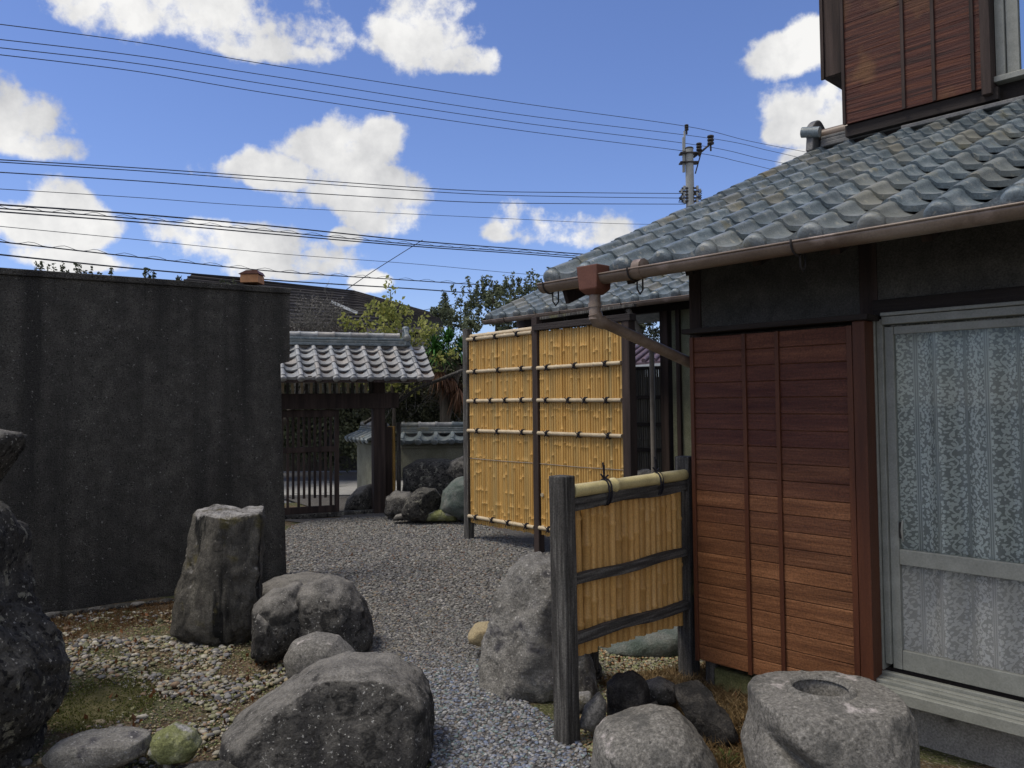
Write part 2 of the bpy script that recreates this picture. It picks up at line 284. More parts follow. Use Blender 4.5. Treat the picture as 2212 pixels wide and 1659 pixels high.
# ------------------------------------------------------------------ builders
class MB:
    def __init__(s): s.v = []; s.f = []; s.sm = []; s.uv = None
    def add(s, vs, fs, smooth=False):
        o = len(s.v); s.v += [Vector(p) for p in vs]; s.f += [tuple(i + o for i in f) for f in fs]; s.sm += [smooth] * len(fs)
    def obox(s, c, ax, ay, az):                 # centre and half-axes
        c = Vector(c); ax, ay, az = Vector(ax), Vector(ay), Vector(az)
        vs = [c + ax * i + ay * j + az * k for k in (-1, 1) for j in (-1, 1) for i in (-1, 1)]
        fs = [(0, 2, 3, 1), (4, 5, 7, 6), (0, 1, 5, 4), (2, 6, 7, 3), (0, 4, 6, 2), (1, 3, 7, 5)]
        if ax.cross(ay).dot(az) < 0: fs = [f[::-1] for f in fs]
        s.add(vs, fs)
        return s
    def beam(s, p0, p1, w, h, up=(0, 0, 1)):    # w across, h along up
        p0, p1 = Vector(p0), Vector(p1); d = p1 - p0; l = d.length; d.normalize()
        up = Vector(up); side = d.cross(up)
        if side.length < 1e-4: side = Vector((1, 0, 0))
        side.normalize(); u2 = side.cross(d)
        return s.obox((p0 + p1) / 2, d * l / 2, side * w / 2, u2 * h / 2)
    def tube(s, pts, r, n=8, caps=True, smooth=True, half=None):
        pts = [Vector(p) for p in pts]; rs = r if isinstance(r, (list, tuple)) else [r] * len(pts)
        vs = []; fs = []; ref = None
        for i, p in enumerate(pts):
            d = (pts[min(i + 1, len(pts) - 1)] - pts[max(i - 1, 0)]).normalized()
            if ref is None:
                ref = Vector((0, 0, 1)) if abs(d.z) < .9 else Vector((1, 0, 0))
            a = d.cross(ref)
            if a.length < 1e-5: a = d.cross(Vector((1, .3, 0)))
            a.normalize(); b = a.cross(d); ref = b
            for k in range(n):
                t = 2 * math.pi * k / n; vs.append(p + (a * math.cos(t) + b * math.sin(t)) * rs[i])
        for i in range(len(pts) - 1):
            for k in range(n):
                k2 = (k + 1) % n; fs.append((i * n + k, i * n + k2, (i + 1) * n + k2, (i + 1) * n + k))
        s.add(vs, fs, smooth)
        if caps: s.add(vs[:n], [tuple(range(n))]); s.add(vs[-n:], [tuple(range(n))[::-1]])
        return s
    def prism(s, poly, ext):                     # flat polygon pushed along ext
        poly = [Vector(p) for p in poly]; ext = Vector(ext); n = len(poly)
        s.add(poly + [p + ext for p in poly], [tuple(range(n))[::-1], tuple(range(n, 2 * n))] + [(i, (i + 1) % n, n + (i + 1) % n, n + i) for i in range(n)])
        return s
    def disc(s, c, nrm, r, t, n=16, bulge=0):
        c = Vector(c); nrm = Vector(nrm).normalized(); a = nrm.orthogonal().normalized(); b = nrm.cross(a)
        rings = [(r, 0), (r, t), (r * .8, t + bulge * .6), (r * .45, t + bulge * .9)]
        vs = [c + nrm * h + (a * math.cos(2 * math.pi * k / n) + b * math.sin(2 * math.pi * k / n)) * q for q, h in rings for k in range(n)] + [c + nrm * (t + bulge)]
        fs = [(i * n + k, i * n + (k + 1) % n, (i + 1) * n + (k + 1) % n, (i + 1) * n + k) for i in range(3) for k in range(n)]
        fs += [(3 * n + k, 3 * n + (k + 1) % n, 4 * n) for k in range(n)] + [tuple(range(n))[::-1]]
        s.add(vs, fs, True); return s
    def mesh(s, name, origin=Vector((0, 0, 0))):
        me = bpy.data.meshes.new(name); me.from_pydata([tuple(v - origin) for v in s.v], [], s.f)
        me.polygons.foreach_set('use_smooth', s.sm); me.update(); return me
    def build(s, name, m, parent=None, bevel=0, kind=None, label=None):
        n = len(s.v); c = Vector((sum(v.x for v in s.v) / n, sum(v.y for v in s.v) / n, min(v.z for v in s.v)))
        me = s.mesh(name, c); o = link(name, me, m, parent, c)
        if bevel:
            b = o.modifiers.new('bevel', 'BEVEL'); b.width = bevel; b.segments = 2; b.limit_method = 'ANGLE'
        if kind: o['kind'] = kind
        if label: o['label'] = label
        return o
WL = {}
def link(name, me, m, parent, loc):
    o = bpy.data.objects.new(name, me); COL.objects.link(o)
    if m is not None and me is not None and not me.materials: me.materials.append(M[m] if isinstance(m, str) else m)
    loc = Vector(loc); WL[o.name] = loc
    o.parent = parent; o.location = loc - (WL[parent.name] if parent else Vector((0, 0, 0)))
    return o
def thing(name, label, cat, loc, group=None):
    o = link(name, None, None, None, loc); tag(o, label, cat, group); return o
def tag(o, label, cat, group=None, kind=None):
    if label: o['label'] = label
    if cat: o['category'] = cat
    if group: o['group'] = group
    if kind: o['kind'] = kind
    return o
def place(name, me, parent, mat4, m=None):       # shared mesh with its own world matrix
    o = bpy.data.objects.new(name, me); COL.objects.link(o)
    if m and not me.materials: me.materials.append(M[m])
    o.parent = parent; o.matrix_local = Matrix.Translation(-WL[parent.name]) @ mat4; WL[o.name] = mat4.translation.copy(); return o
def frame(x, y, z, o):
    m = Matrix.Identity(4)
    for i, a in enumerate((x, y, z)):
        for k in range(3): m[k][i] = a[k]
    m.translation = o; return m

def np_object(name, verts, faces, m, parent=None, tint=None, smooth=True, loc=(0, 0, 0)):
    me = bpy.data.meshes.new(name); nv, nf, k = len(verts), len(faces), faces.shape[1]
    me.vertices.add(nv); me.vertices.foreach_set('co', (verts - np.array(loc)).astype(np.float32).ravel())
    me.loops.add(nf * k); me.loops.foreach_set('vertex_index', faces.astype(np.int32).ravel())
    me.polygons.add(nf); me.polygons.foreach_set('loop_start', np.arange(0, nf * k, k, dtype=np.int32))
    me.polygons.foreach_set('use_smooth', np.full(nf, smooth)); me.update(calc_edges=True)
    if tint is not None:
        a = me.color_attributes.new('tint', 'FLOAT_COLOR', 'POINT')
        a.data.foreach_set('color', np.concatenate([tint, np.ones((nv, 1))], 1).astype(np.float32).ravel())
    return link(name, me, m, parent, loc)

def ico(sub):
    b = bmesh.new(); bmesh.ops.create_icosphere(b, subdivisions=sub, radius=1)
    v = np.array([tuple(x.co) for x in b.verts]); f = np.array([[q.index for q in p.verts] for p in b.faces]); b.free(); return v, f
ICO1, ICO2 = ico(1), ico(2)
def pebbles(name, xy, sizes, cols, base, z0=0.0, flat=.55, parent=None, m='pebble_grey'):
    bv, bf = base; n = len(xy); k = len(bv)
    sc = sizes[:, None] * np.stack([rng.uniform(.8, 1.35, n), rng.uniform(.65, 1.0, n), flat * rng.uniform(.7, 1.2, n)], 1)
    v = bv[None] * (1 + rng.uniform(-.14, .14, (n, k, 1))) * sc[:, None]
    a = rng.uniform(0, 6.283, n); tl = rng.normal(0, .22, n)
    y2 = v[..., 1] * np.cos(tl)[:, None] - v[..., 2] * np.sin(tl)[:, None]; z2 = v[..., 1] * np.sin(tl)[:, None] + v[..., 2] * np.cos(tl)[:, None]
    x3 = v[..., 0] * np.cos(a)[:, None] - y2 * np.sin(a)[:, None]; y3 = v[..., 0] * np.sin(a)[:, None] + y2 * np.cos(a)[:, None]
    v = np.stack([x3 + xy[:, 0, None], y3 + xy[:, 1, None], z2 + z0 + (sizes * .22)[:, None]], 2)
    f = bf[None] + (np.arange(n) * k)[:, None, None]
    tint = np.repeat(cols, k, 0)
    return np_object(name, v.reshape(-1, 3), f.reshape(-1, 3), m, parent, tint)
def inside(xy, poly):
    r = np.zeros(len(xy), bool); n = len(poly)
    for i in range(n):
        x1, y1 = poly[i][0], poly[i][1]; x2, y2 = poly[(i + 1) % n][0], poly[(i + 1) % n][1]
        c = ((y1 > xy[:, 1]) != (y2 > xy[:, 1])) & (xy[:, 0] < (x2 - x1) * (xy[:, 1] - y1) / (y2 - y1 + 1e-12) + x1); r ^= c
    return r
def sample(poly, n):
    p = np.array([(q[0], q[1]) for q in poly]); lo, hi = p.min(0), p.max(0)
    xy = rng.uniform(lo, hi, (int(n * 3), 2)); return xy[inside(xy, poly)][:n]
def palette(n, cs, w, var=.18):
    cs = np.array(cs); i = rng.choice(len(cs), n, p=np.array(w) / sum(w)); return np.clip(cs[i] * rng.normal(1, var, (n, 1)), .01, .9)

def leaves(name, cen, size, m, parent=None, tints=((1, 1, 1), (.6, .6, .6)), long=1.6, up=0.2, loc=(0, 0, 0), drop=0, wide=.5):
    n = len(cen); s = size * rng.uniform(.6, 1.3, n)
    a = rng.normal(0, 1, (n, 3)); a[:, 2] += up - drop; a /= np.linalg.norm(a, axis=1)[:, None]
    b = rng.normal(0, 1, (n, 3)); b = np.cross(a, b); b /= np.linalg.norm(b, axis=1)[:, None]
    c = np.cross(a, b)
    A, B, Cc = a * (s * long)[:, None], b * (s * wide)[:, None], c * (s * .15)[:, None]
    v = np.stack([cen - A * .5, cen + B + Cc, cen + A * .5, cen - B + Cc], 1).reshape(-1, 3)
    f = (np.arange(n) * 4)[:, None, None] + np.array([[0, 1, 2], [0, 2, 3]])[None]
    t = rng.uniform(0, 1, (n, 1)); tint = np.array(tints[0])[None] * t + np.array(tints[1])[None] * (1 - t)
    return np_object(name, v, f.reshape(-1, 3), m, parent, np.repeat(tint, 4, 0), False, loc)
def blob(c, r, n, shell=.35):
    d = rng.normal(0, 1, (n, 3)); d /= np.linalg.norm(d, axis=1)[:, None]
    q = rng.uniform(shell, 1, (n, 1)) ** .5
    return np.array(c)[None] + d * q * np.array(r)[None]
def clumps(c, r, k, n, cr, shell=.5):            # k clumps of n leaves in an ellipsoid
    cc = blob(c, r, k, shell); return np.concatenate([blob(x, np.array(cr) * rng.uniform(.5, 1.3), n, .1) for x in cc])
def branchy(mb, p, d, l, r, depth, spread=.6, n=3, up=.25):
    p = Vector(p); d = Vector(d).normalized(); q = p + d * l
    mid = (p + q) / 2 + Vector((random.gauss(0, .04), random.gauss(0, .04), 0)) * l
    mb.tube([p, mid, q], [r, r * .85, r * .65], 5 if r > .01 else 3, False)
    if depth <= 0: return
    for i in range(n):
        t = random.uniform(.45, 1); b = p.lerp(q, t)
        nd = d + Vector((random.gauss(0, spread), random.gauss(0, spread), random.gauss(up, spread * .6)))
        branchy(mb, b, nd, l * random.uniform(.55, .8), r * .6, depth - 1, spread, n, up)

# ------------------------------------------------------------------ rocks
def rock(name, outline, Y, depth, m, label, cat='rock', sub=5, amp=.05, freq=2.2, e=.75, seed=0, cuts=(), ridged=False, group=None, flat_top=None, hole=None, groove=None):
    P = [at(x, y, Y) for x, y in outline]; P2 = np.array([(p.x, p.z) for p in P])
    cx = (P2[:, 0].min() + P2[:, 0].max()) / 2; cz = (P2[:, 1].min() + P2[:, 1].max()) / 2
    # polar radius of the outline round its middle
    th = np.linspace(-math.pi, math.pi, 181); rad = np.zeros(181); Q = P2 - np.array([cx, cz])
    for i, t in enumerate(th):
        d = np.array([math.cos(t), math.sin(t)]); bestr = .02
        for k in range(len(Q)):
            a, b = Q[k], Q[(k + 1) % len(Q)]; ed = b - a; den_ = d[0] * ed[1] - d[1] * ed[0]
            if abs(den_) < 1e-9: continue
            tt = (a[0] * ed[1] - a[1] * ed[0]) / den_; uu = (a[0] * d[1] - a[1] * d[0]) / den_
            if tt > 0 and -1e-6 <= uu <= 1 + 1e-6: bestr = max(bestr, tt)
        rad[i] = bestr
    v, f = ico(sub)
    rho = np.sqrt(v[:, 0] ** 2 + v[:, 2] ** 2); ang = np.arctan2(v[:, 2], v[:, 0]); Rr = np.interp(ang, th, rad)
    pr = np.power(rho, e); x = Rr * pr * np.cos(ang); z = Rr * pr * np.sin(ang)
    y = depth * np.sign(v[:, 1]) * np.abs(v[:, 1]) ** .8
    size = max(depth, rad.mean())
    out = np.stack([x, y, z], 1)
    for (nx, ny, nz_, off) in cuts:              # plane cuts, offsets in fractions of the size
        nn = np.array([nx, ny, nz_], float); nn /= np.linalg.norm(nn); dd = out @ nn - off * size; k = dd > 0; out[k] -= nn[None] * (dd[k] * .92)[:, None]
    nrm = out / (np.linalg.norm(out, axis=1)[:, None] + 1e-9)
    disp = np.empty(len(out)); sv = Vector((seed * 3.7, seed * 1.3, seed * 5.1))
    for i, p in enumerate(out):
        q = Vector(p) / size * freq + sv
        h = noise.fractal(q, .72, 2.1, 7) - .35 * max(0, .12 - abs(noise.noise(q * .8 + Vector((9, 4, 2))))) / .12
        if ridged: h = h * .6 + (noise.ridged_multi_fractal(q * .9, 1.0, 2.0, 5, 1.0, 2.0) - 1.1) * .55
        disp[i] = h
    out = out + nrm * (disp * amp * size)[:, None]
    out += np.array([cx, Y, cz])
    if groove:                                   # undercut line between two picture points: (a, b, width, depth)
        a, b, gw_, gd = groove; dx, dz = b[0] - a[0], b[2] - a[2]; l = math.hypot(dx, dz)
        dist = ((out[:, 0] - a[0]) * dz - (out[:, 2] - a[2]) * dx) / l
        g = np.exp(-(dist / gw_) ** 2) * np.clip(-nrm[:, 1] * 1.8 - .35, 0, 1); out[:, 1] += g * gd
    if hole:                                     # (x, y, radius, z rim, depth)
        hx, hy, hr, hz, hd = hole; rr = np.hypot(out[:, 0] - hx, out[:, 1] - hy); top = nrm[:, 2] > .2
        t = np.clip((rr - hr * 1.0) / (hr * 1.0), 0, 1); k = top & (rr < hr * 2.0)
        out[k, 2] = out[k, 2] * t[k] + (hz + .004) * (1 - t[k])
        t2 = np.clip((hr - rr) / .012, 0, 1); out[top, 2] -= (t2 * hd)[top]
    base = Vector((cx, Y, max(0, out[:, 2].min())))
    o = np_object(name, out, f, m, None, None, True, tuple(base)); tag(o, label, cat, group); return o

# ------------------------------------------------------------------ ground
def sheet(name, poly, z, m, kind='structure'):
    mb = MB(); mb.add([(p[0], p[1], z) for p in poly], [tuple(range(len(poly)))]); o = mb.build(name, m, None, kind=kind); return o
sheet('ground', [(-300, -60), (300, -60), (300, 600), (-300, 600)], -.03, 'asphalt')
gp = MB(); nx_, ny_ = 110, 150
xs = np.linspace(-6, 5.5, nx_); ys = np.linspace(-2.5, 13.4, ny_)
vs = [(x, y, .014 * noise.fractal(Vector((x * 1.6, y * 1.6, 0)), 1, 2, 4) - .004) for y in ys for x in xs]
gp.add(vs, [(j * nx_ + i, j * nx_ + i + 1, (j + 1) * nx_ + i + 1, (j + 1) * nx_ + i) for j in range(ny_ - 1) for i in range(nx_ - 1)], True)
gp.build('garden_soil', 'soil', None, kind='structure')
path = [gnd(575, 1290), gnd(627, 1245), gnd(600, 1122), gnd(1010, 1117), gnd(1170, 1192), gnd(1500, 1290), gnd(1330, 1345), gnd(1060, 1330), gnd(1035, 1450), gnd(1170, 1545), gnd(1245, 1600), gnd(1290, 1660), gnd(1330, 1900),
        gnd(900, 1900), gnd(945, 1560), gnd(800, 1480), gnd(790, 1380), gnd(640, 1380)]
def smooth_poly(p, it=2):
    for _ in range(it):
        q = []
        for i in range(len(p)):
            a, b = p[i], p[(i + 1) % len(p)]; q += [a.lerp(b, .25), a.lerp(b, .75)]
        p = q
    return p
path = smooth_poly(path)
sheet('gravel_path', path, .016, 'gravel_base')
yard = [gnd(600, 1124), (-2.5, 11.6, 0), (-4.2, 14.2, 0), (1.5, 14.4, 0), (2.5, 11, 0), (3.2, 8.5, 0), gnd(1500, 1290), gnd(1165, 1190)]
sheet('entrance_yard', [Vector(p) for p in yard], .010, 'gravel_base')

GREY = [(.2, .19, .172), (.14, .135, .125), (.26, .245, .22), (.12, .12, .13), (.16, .17, .155), (.2, .145, .11), (.36, .34, .31), (.21, .18, .13)]
GW = [8, 8, 5, 4, 2, 1.5, 1, 1]
near = [p for p in path]
a = sample(path, 90000); d = a[:, 1]
keep = rng.uniform(0, 1, len(a)) < np.clip((7.2 - d) / 1.5, 0, 1) * 1.0; an = a[keep][:24000]
BLUE = [(.2, .21, .25), (.16, .19, .26), (.17, .22, .21), (.27, .27, .27), (.34, .34, .33), (.11, .115, .13), (.25, .22, .2)]
cn = palette(len(an), GREY, GW); nb_ = rng.uniform(0, 1, len(an)) < np.clip((5.4 - an[:, 1]) / 1.0, 0, .8); cn[nb_] = palette(nb_.sum(), BLUE, [4, 3, 3, 5, 2.5, 4, 2])
o = pebbles('gravel', an, rng.uniform(.006, .0125, len(an)), cn, ICO2, .016); o['kind'] = 'stuff'; o['label'] = 'grey blue crushed gravel on the path between the boulders'
af = a[~keep][:30000]; o = pebbles('gravel', af, rng.uniform(.011, .02, len(af)), palette(len(af), GREY, GW), ICO1, .016); o['kind'] = 'stuff'; o['label'] = 'finer looking grey gravel on the path towards the gate'
# coloured garden pebbles on the left
gl = [gnd(140, 1385), gnd(250, 1370), gnd(380, 1375), gnd(450, 1405), gnd(540, 1395), gnd(625, 1420), gnd(600, 1470), gnd(520, 1530), gnd(490, 1600), gnd(690, 1680), gnd(520, 1700), gnd(380, 1560), gnd(330, 1500), gnd(240, 1470), gnd(150, 1455)]
MIX = [(.3, .28, .22), (.2, .195, .19), (.34, .28, .18), (.25, .245, .14), (.29, .20, .13), (.15, .145, .15), (.42, .39, .33), (.27, .235, .21)]
MW = [6, 5, 4, 5, 3, 4, 3, 2]
g1 = sample(smooth_poly(gl), 1700); nzv = np.array([noise.noise(Vector((p[0] * 2.6, p[1] * 2.6, 3))) for p in g1]); g1 = g1[nzv > -.12]
big = [gnd(20, 1330), gnd(380, 1320), gnd(620, 1360), gnd(640, 1500), gnd(520, 1660), gnd(200, 1800), gnd(-100, 1700)]
g2 = sample(big, 3000); nzv = np.array([noise.noise(Vector((p[0] * 2.6, p[1] * 2.6, 3))) for p in g2]); g2 = g2[nzv > .02]
gg = np.concatenate([g1, g2]); o = pebbles('garden_pebbles', gg, np.clip(rng.lognormal(-4.5, .38, len(gg)), .005, .026), palette(len(gg), MIX, MW), ICO2, .008, .6); o['kind'] = 'stuff'; o['label'] = 'mixed coloured pebbles on the mossy soil by the concrete wall'
g5 = sample(big, 9000); o = pebbles('soil_grit', g5, rng.uniform(.004, .009, len(g5)), palette(len(g5), [(.3, .22, .13), (.22, .24, .1), (.4, .35, .25), (.15, .12, .09)], [4, 4, 2, 3]), ICO1, .004, .6); o['kind'] = 'stuff'; o['label'] = 'small crumbs of soil and grit between the pebbles'
# mossy grit and straw on the right
gr = [gnd(1295, 1400), gnd(1480, 1375), gnd(1540, 1440), gnd(1620, 1470), gnd(1640, 1700), gnd(1260, 1700), gnd(1250, 1500)]
g3 = sample(gr, 9000); o = pebbles('mossy_grit', g3, rng.uniform(.005, .013, len(g3)), palette(len(g3), [(.3, .27, .17), (.24, .25, .12), (.42, .38, .27), (.38, .23, .12), (.2, .18, .15)], [5, 5, 3, 3, 3]), ICO1, .004); o['kind'] = 'stuff'; o['label'] = 'mossy brown grit under the low bamboo fence'
st = [gnd(1440, 1450), gnd(1560, 1440), gnd(1640, 1490), gnd(1640, 1700), gnd(1540, 1700), gnd(1480, 1560), gnd(1290, 1480)]
sx = sample(st, 5500); nst = len(sx); o = leaves('straw', np.concatenate([sx, rng.uniform(.008, .03, (nst, 1))], 1), .035, 'straw', long=3.4, wide=.045, tints=((1.1, 1, .9), (.45, .4, .35)), up=0); 
o['kind'] = 'stuff'; o['label'] = 'dry straw and needles beside the stone basin'
sx = sample([gnd(90, 1335), gnd(375, 1300), gnd(375, 1340), gnd(110, 1390)], 1700); o = leaves('pine_needles', np.concatenate([sx, rng.uniform(.006, .02, (len(sx), 1))], 1), .022, 'straw', long=2.6, wide=.12, tints=((.75, .55, .42), (.35, .26, .2)))
o['kind'] = 'stuff'; o['label'] = 'brown fallen needles along the foot of the concrete wall'
lf_ = np.concatenate([sample(path, 70), sample(big, 160), sample(gr, 120)]); o = leaves('fallen_leaves', np.concatenate([lf_, rng.uniform(.024, .034, (len(lf_), 1))], 1), .028, 'leaf_brown', up=3.0, tints=((1.3, 1.1, .8), (.4, .4, .35)), long=1.4, wide=.35); o['kind'] = 'stuff'; o['label'] = 'scattered small dry leaves on the gravel and soil'
# moss cushion
mp = smooth_poly([gnd(110, 1510), gnd(200, 1470), gnd(330, 1470), gnd(350, 1530), gnd(250, 1580), gnd(80, 1600)])
cxm = sum((p.x for p in mp)) / len(mp); cym = sum((p.y for p in mp)) / len(mp)
mm = MB(); rings = 7; n = len(mp); vs = []
for i in range(rings + 1):
    t = 1 - i / rings
    for p in mp:
        x = cxm + (p.x - cxm) * t; y = cym + (p.y - cym) * t
        vs.append((x, y, -.01 + .035 * (1 - t ** 2.5) + .008 * noise.fractal(Vector((x * 9, y * 9, 0)), 1, 2, 4)))
mm.add(vs, [(i * n + k, i * n + (k + 1) % n, (i + 1) * n + (k + 1) % n, (i + 1) * n + k) for i in range(rings) for k in range(n)], True)
o = mm.build('moss', 'moss', None, kind='stuff'); o['label'] = 'low green moss cushion beside the craggy boulder'
sm = sample(mp, 3500); o = leaves('moss_tufts', np.concatenate([sm, rng.uniform(.012, .03, (len(sm), 1))], 1), .008, 'grassy', up=1.5, tints=((1.15, .8, .7), (.6, .5, .45))); o['kind'] = 'stuff'; o['label'] = 'short green tufts growing on the moss'

# ------------------------------------------------------------------ house frame of reference
U = Vector((-.687, .727, 0)).normalized(); NN = Vector((-.727, -.687, 0)).normalized(); W0 = Vector((1.88, 4.02, 0)); ZZ = Vector((0, 0, 1))
def H(s, d, z): return W0 + U * s + NN * d + ZZ * z
def hbox(mb, s0, s1, d0, d1, z0, z1): return mb.obox(H((s0 + s1) / 2, (d0 + d1) / 2, (z0 + z1) / 2), U * (s1 - s0) / 2, NN * (d1 - d0) / 2, ZZ * (z1 - z0) / 2)

def tile_mesh(w, expo, eave=False, lift=.054, th=.028, rh=.032, vh=.060, verge=False):
    mb = MB(); n = 17; Lg = expo * 1.22
    def prof(t):
        t = t % 1.0001
        return rh * math.sqrt(max(0, 1 - (2 * t / .27 - 1) ** 2)) if t < .27 else -vh * (1 - abs(2 * (t - .27) / .73 - 1) ** 2.6) ** .8
    lf = lambda t: lift * (.30 + .70 * min(1, max(0, (t - .16) / .30)) * min(1, max(.3, (1.12 - t) / .25)))
    ts = [0, .012, .05, .10, .135, .17, .22, .258, .27] + [.27 + .73 * k / 10 for k in range(1, 10)][:9]; ts = ts[:9] + [.27 + .76 * k / 9 for k in range(1, 10)]; n = len(ts) - 1; ny = 3; top = []; bot = []
    for j in range(ny + 1):
        y = Lg * j / ny
        for t in ts:
            z = prof(min(t, 1.0)) + lf(t) * (1 - j / ny) + (.0 if j else -.003)
            top.append((t * w, y, z)); bot.append((t * w, y + (.0 if j else .002), z - th))
    m = n + 1; fs = [(j * m + i, j * m + i + 1, (j + 1) * m + i + 1, (j + 1) * m + i) for j in range(ny) for i in range(n)]
    mb.add(top, fs, True); mb.add(bot, [f[::-1] for f in fs], True)
    mb.add([top[i] for i in range(m)] + [bot[i] for i in range(m)], [(i, m + i, m + i + 1, i + 1) for i in range(n)])
    mb.add([top[j * m] for j in range(ny + 1)] + [bot[j * m] for j in range(ny + 1)], [(j, j + 1, ny + 2 + j, ny + 1 + j) for j in range(ny)])
    mb.add([top[j * m + n] for j in range(ny + 1)] + [bot[j * m + n] for j in range(ny + 1)], [(j, ny + 1 + j, ny + 2 + j, j + 1) for j in range(ny)])
    if eave:
        up_ = [(t * w, -.004, prof(min(t, 1)) + lf(t) - .001) for t in ts]
        dn = [(t * w, -.012, min(prof(min(t, 1)) + lf(t) - .052, lift - .05 - vh * .25 * math.sin(math.pi * min(1, max(0, (t - .3) / .7))))) for t in ts]
        bk = [(a, .008, c) for a, b, c in dn]
        mb.add(up_ + dn + bk, [(m + i, m + i + 1, i + 1, i) for i in range(n)] + [(2 * m + i, 2 * m + i + 1, m + i + 1, m + i) for i in range(n)])
        mb.disc((.135 * w, -.002, lift * .3 - .030), (0, -1, -.12), w * .205, .035, 18, .014)
    return mb.mesh('eave_tile' if eave else 'tile')

def tiled_slope(parent, org, xd, upd, cols, rows, w, expo, matname, jitter=.004, name='tile'):
    nd = xd.cross(upd).normalized(); em = tile_mesh(w, expo, True); tm = tile_mesh(w, expo)
    em.materials.append(M[matname]); tm.materials.append(M[matname])
    for j in range(rows):
        for i in range(cols):
            a = random.gauss(0, .006); b = random.gauss(0, .008)
            x2 = (xd + nd * a).normalized(); y2 = (upd + nd * b).normalized(); z2 = x2.cross(y2).normalized(); y2 = z2.cross(x2)
            p = org + xd * (i * w + random.gauss(0, jitter * .4)) + upd * (j * expo + random.gauss(0, jitter)) + nd * (random.uniform(0, jitter * .6))
            place('eave_tile' if j == 0 else name, em if j == 0 else tm, parent, frame(x2, y2, z2, p))

def gutter(parent, p0, p1, r, m='gutter', name='gutter'):
    mb = MB(); d = (p1 - p0).normalized(); side = d.cross(ZZ).normalized(); n = 10; vs = []
    for P in (p0, p1):
        for q in (r, r - .004):
            for k in range(n + 1):
                t = math.pi * k / n; vs.append(P + side * math.cos(t) * q - ZZ * math.sin(t) * q)
    m1 = n + 1; fs = []
    for k in range(n): fs += [(k, k + 1, 2 * m1 + k + 1, 2 * m1 + k), (m1 + k + 1, m1 + k, 3 * m1 + k, 3 * m1 + k + 1)]
    fs += [(0, 2 * m1, 3 * m1, m1), (n, m1 + n, 3 * m1 + n, 2 * m1 + n)]
    mb.add(vs, fs, True)
    for P, sgn in ((p0, -1), (p1, 1)):
        cap = [P + side * math.cos(math.pi * k / n) * r - ZZ * math.sin(math.pi * k / n) * r + d * sgn * .001 for k in range(n + 1)]; mb.add(cap, [tuple(range(n + 1))])
    for sg in (1, -1): mb.tube([p0 + side * r * sg, p1 + side * r * sg], .006, 6)
    return mb.build(name, m, parent)

# ------------------------------------------------------------------ house
house = thing('house', 'dark two storey house with grey tiled lean-to roof and red wood shutter box', 'house', H(-1.5, -1.5, 0))
SE = 1.07                                        # end of the lower front wall
z_e = 2.47; SL = .42; ca, sa = 1 / math.hypot(1, SL), SL / math.hypot(1, SL)
UPS = (-NN * ca + ZZ * sa).normalized()
mb = MB()
hbox(mb, 0.02, SE, -.12, 0, .42, 2.62); hbox(mb, -2.6, .02, -.12, 0, 2.18, 2.62); hbox(mb, -4.5, -2.6, -.12, 0, .42, 2.62)
mb.build('front_wall', 'stucco_dark', house)
mb = MB(); mb.prism([H(SE, -.12, .3), H(SE, -3.7, .3), H(SE, -3.7, 4.0), H(SE, -.12, 2.6)], -U * .1); mb.build('end_wall', 'stucco_dark', house)
mb = MB(); hbox(mb, SE - .02, SE + .06, -.09, .012, .3, 2.6); mb.build('corner_post', 'wood_dark', house, .004)
mb = MB(); hbox(mb, .0, .09, -.08, .008, 2.1, 2.6); mb.build('wall_post', 'wood_dark', house)
mb = MB(); hbox(mb, -4.5, 1.0, -.3, .02, -.02, .26); mb.build('foundation', 'concrete', house, .006)
mb = MB(); hbox(mb, .35, .95, -.2, .10, -.02, .13); mb.build('footing', 'concrete_moss', house, .012)
mb = MB(); hbox(mb, -4.5, .1, -.12, -.01, .262, .33); mb.build('ground_sill', 'wood_dark_h', house)
mb = MB(); hbox(mb, -2.7, .02, .0, .022, 2.10, 2.19); mb.build('lintel', 'wood_dark_h', house, .004)
mb = MB(); mb.tube([H(.98, .06, 0), H(.98, .06, .2)], .042, 12); mb.build('foundation_peg', 'wood_grey', house)
# the room behind the window
mb = MB(); hbox(mb, -4.4, .9, -2.6, -2.5, .3, 2.5); hbox(mb, -4.4, .9, -2.5, -.13, .3, .33); hbox(mb, -4.4, .9, -2.5, -.13, 2.5, 2.53); hbox(mb, .9, .95, -2.5, -.13, .3, 2.5); hbox(mb, -4.45, -4.4, -2.5, -.13, .3, 2.5)
mb.build('room', 'room', house)
# shutter box with its boards
mb = MB(); b0, b1, bd, bz0, bz1 = .075, 1.045, .13, .165, 2.06
hbox(mb, b0 + .01, b1 - .01, .012, bd - .016, bz0 + .01, bz1 - .005)
sbx = mb.build('shutter_box', 'wood_red', house)
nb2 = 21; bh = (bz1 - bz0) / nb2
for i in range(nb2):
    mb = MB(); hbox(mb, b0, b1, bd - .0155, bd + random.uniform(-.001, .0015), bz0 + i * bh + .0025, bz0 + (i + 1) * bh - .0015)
    mb.build('board', 'board%d' % max(0, min(5, round((14 - i) / 1.7 + random.gauss(0, .7)))) if i < 19 else 'board1', sbx, .002)  # upper boards darker: weathering below, plus eave shade painted into the colour
for sc, w in ((.69, .024), (.49, .024), (b1 - .012, .024), (b0 + .018, .03)):
    mb = MB(); hbox(mb, sc - w / 2, sc + w / 2, bd, bd + .014, bz0 - .004, bz1); mb.build('batten', 'wood_red_v', sbx, .002)
mb = MB(); hbox(mb, b0 - .065, b0 - .001, .0, bd + .02, bz0 - .03, bz1 + .02); mb.build('jamb', 'wood_red_v', sbx, .004)
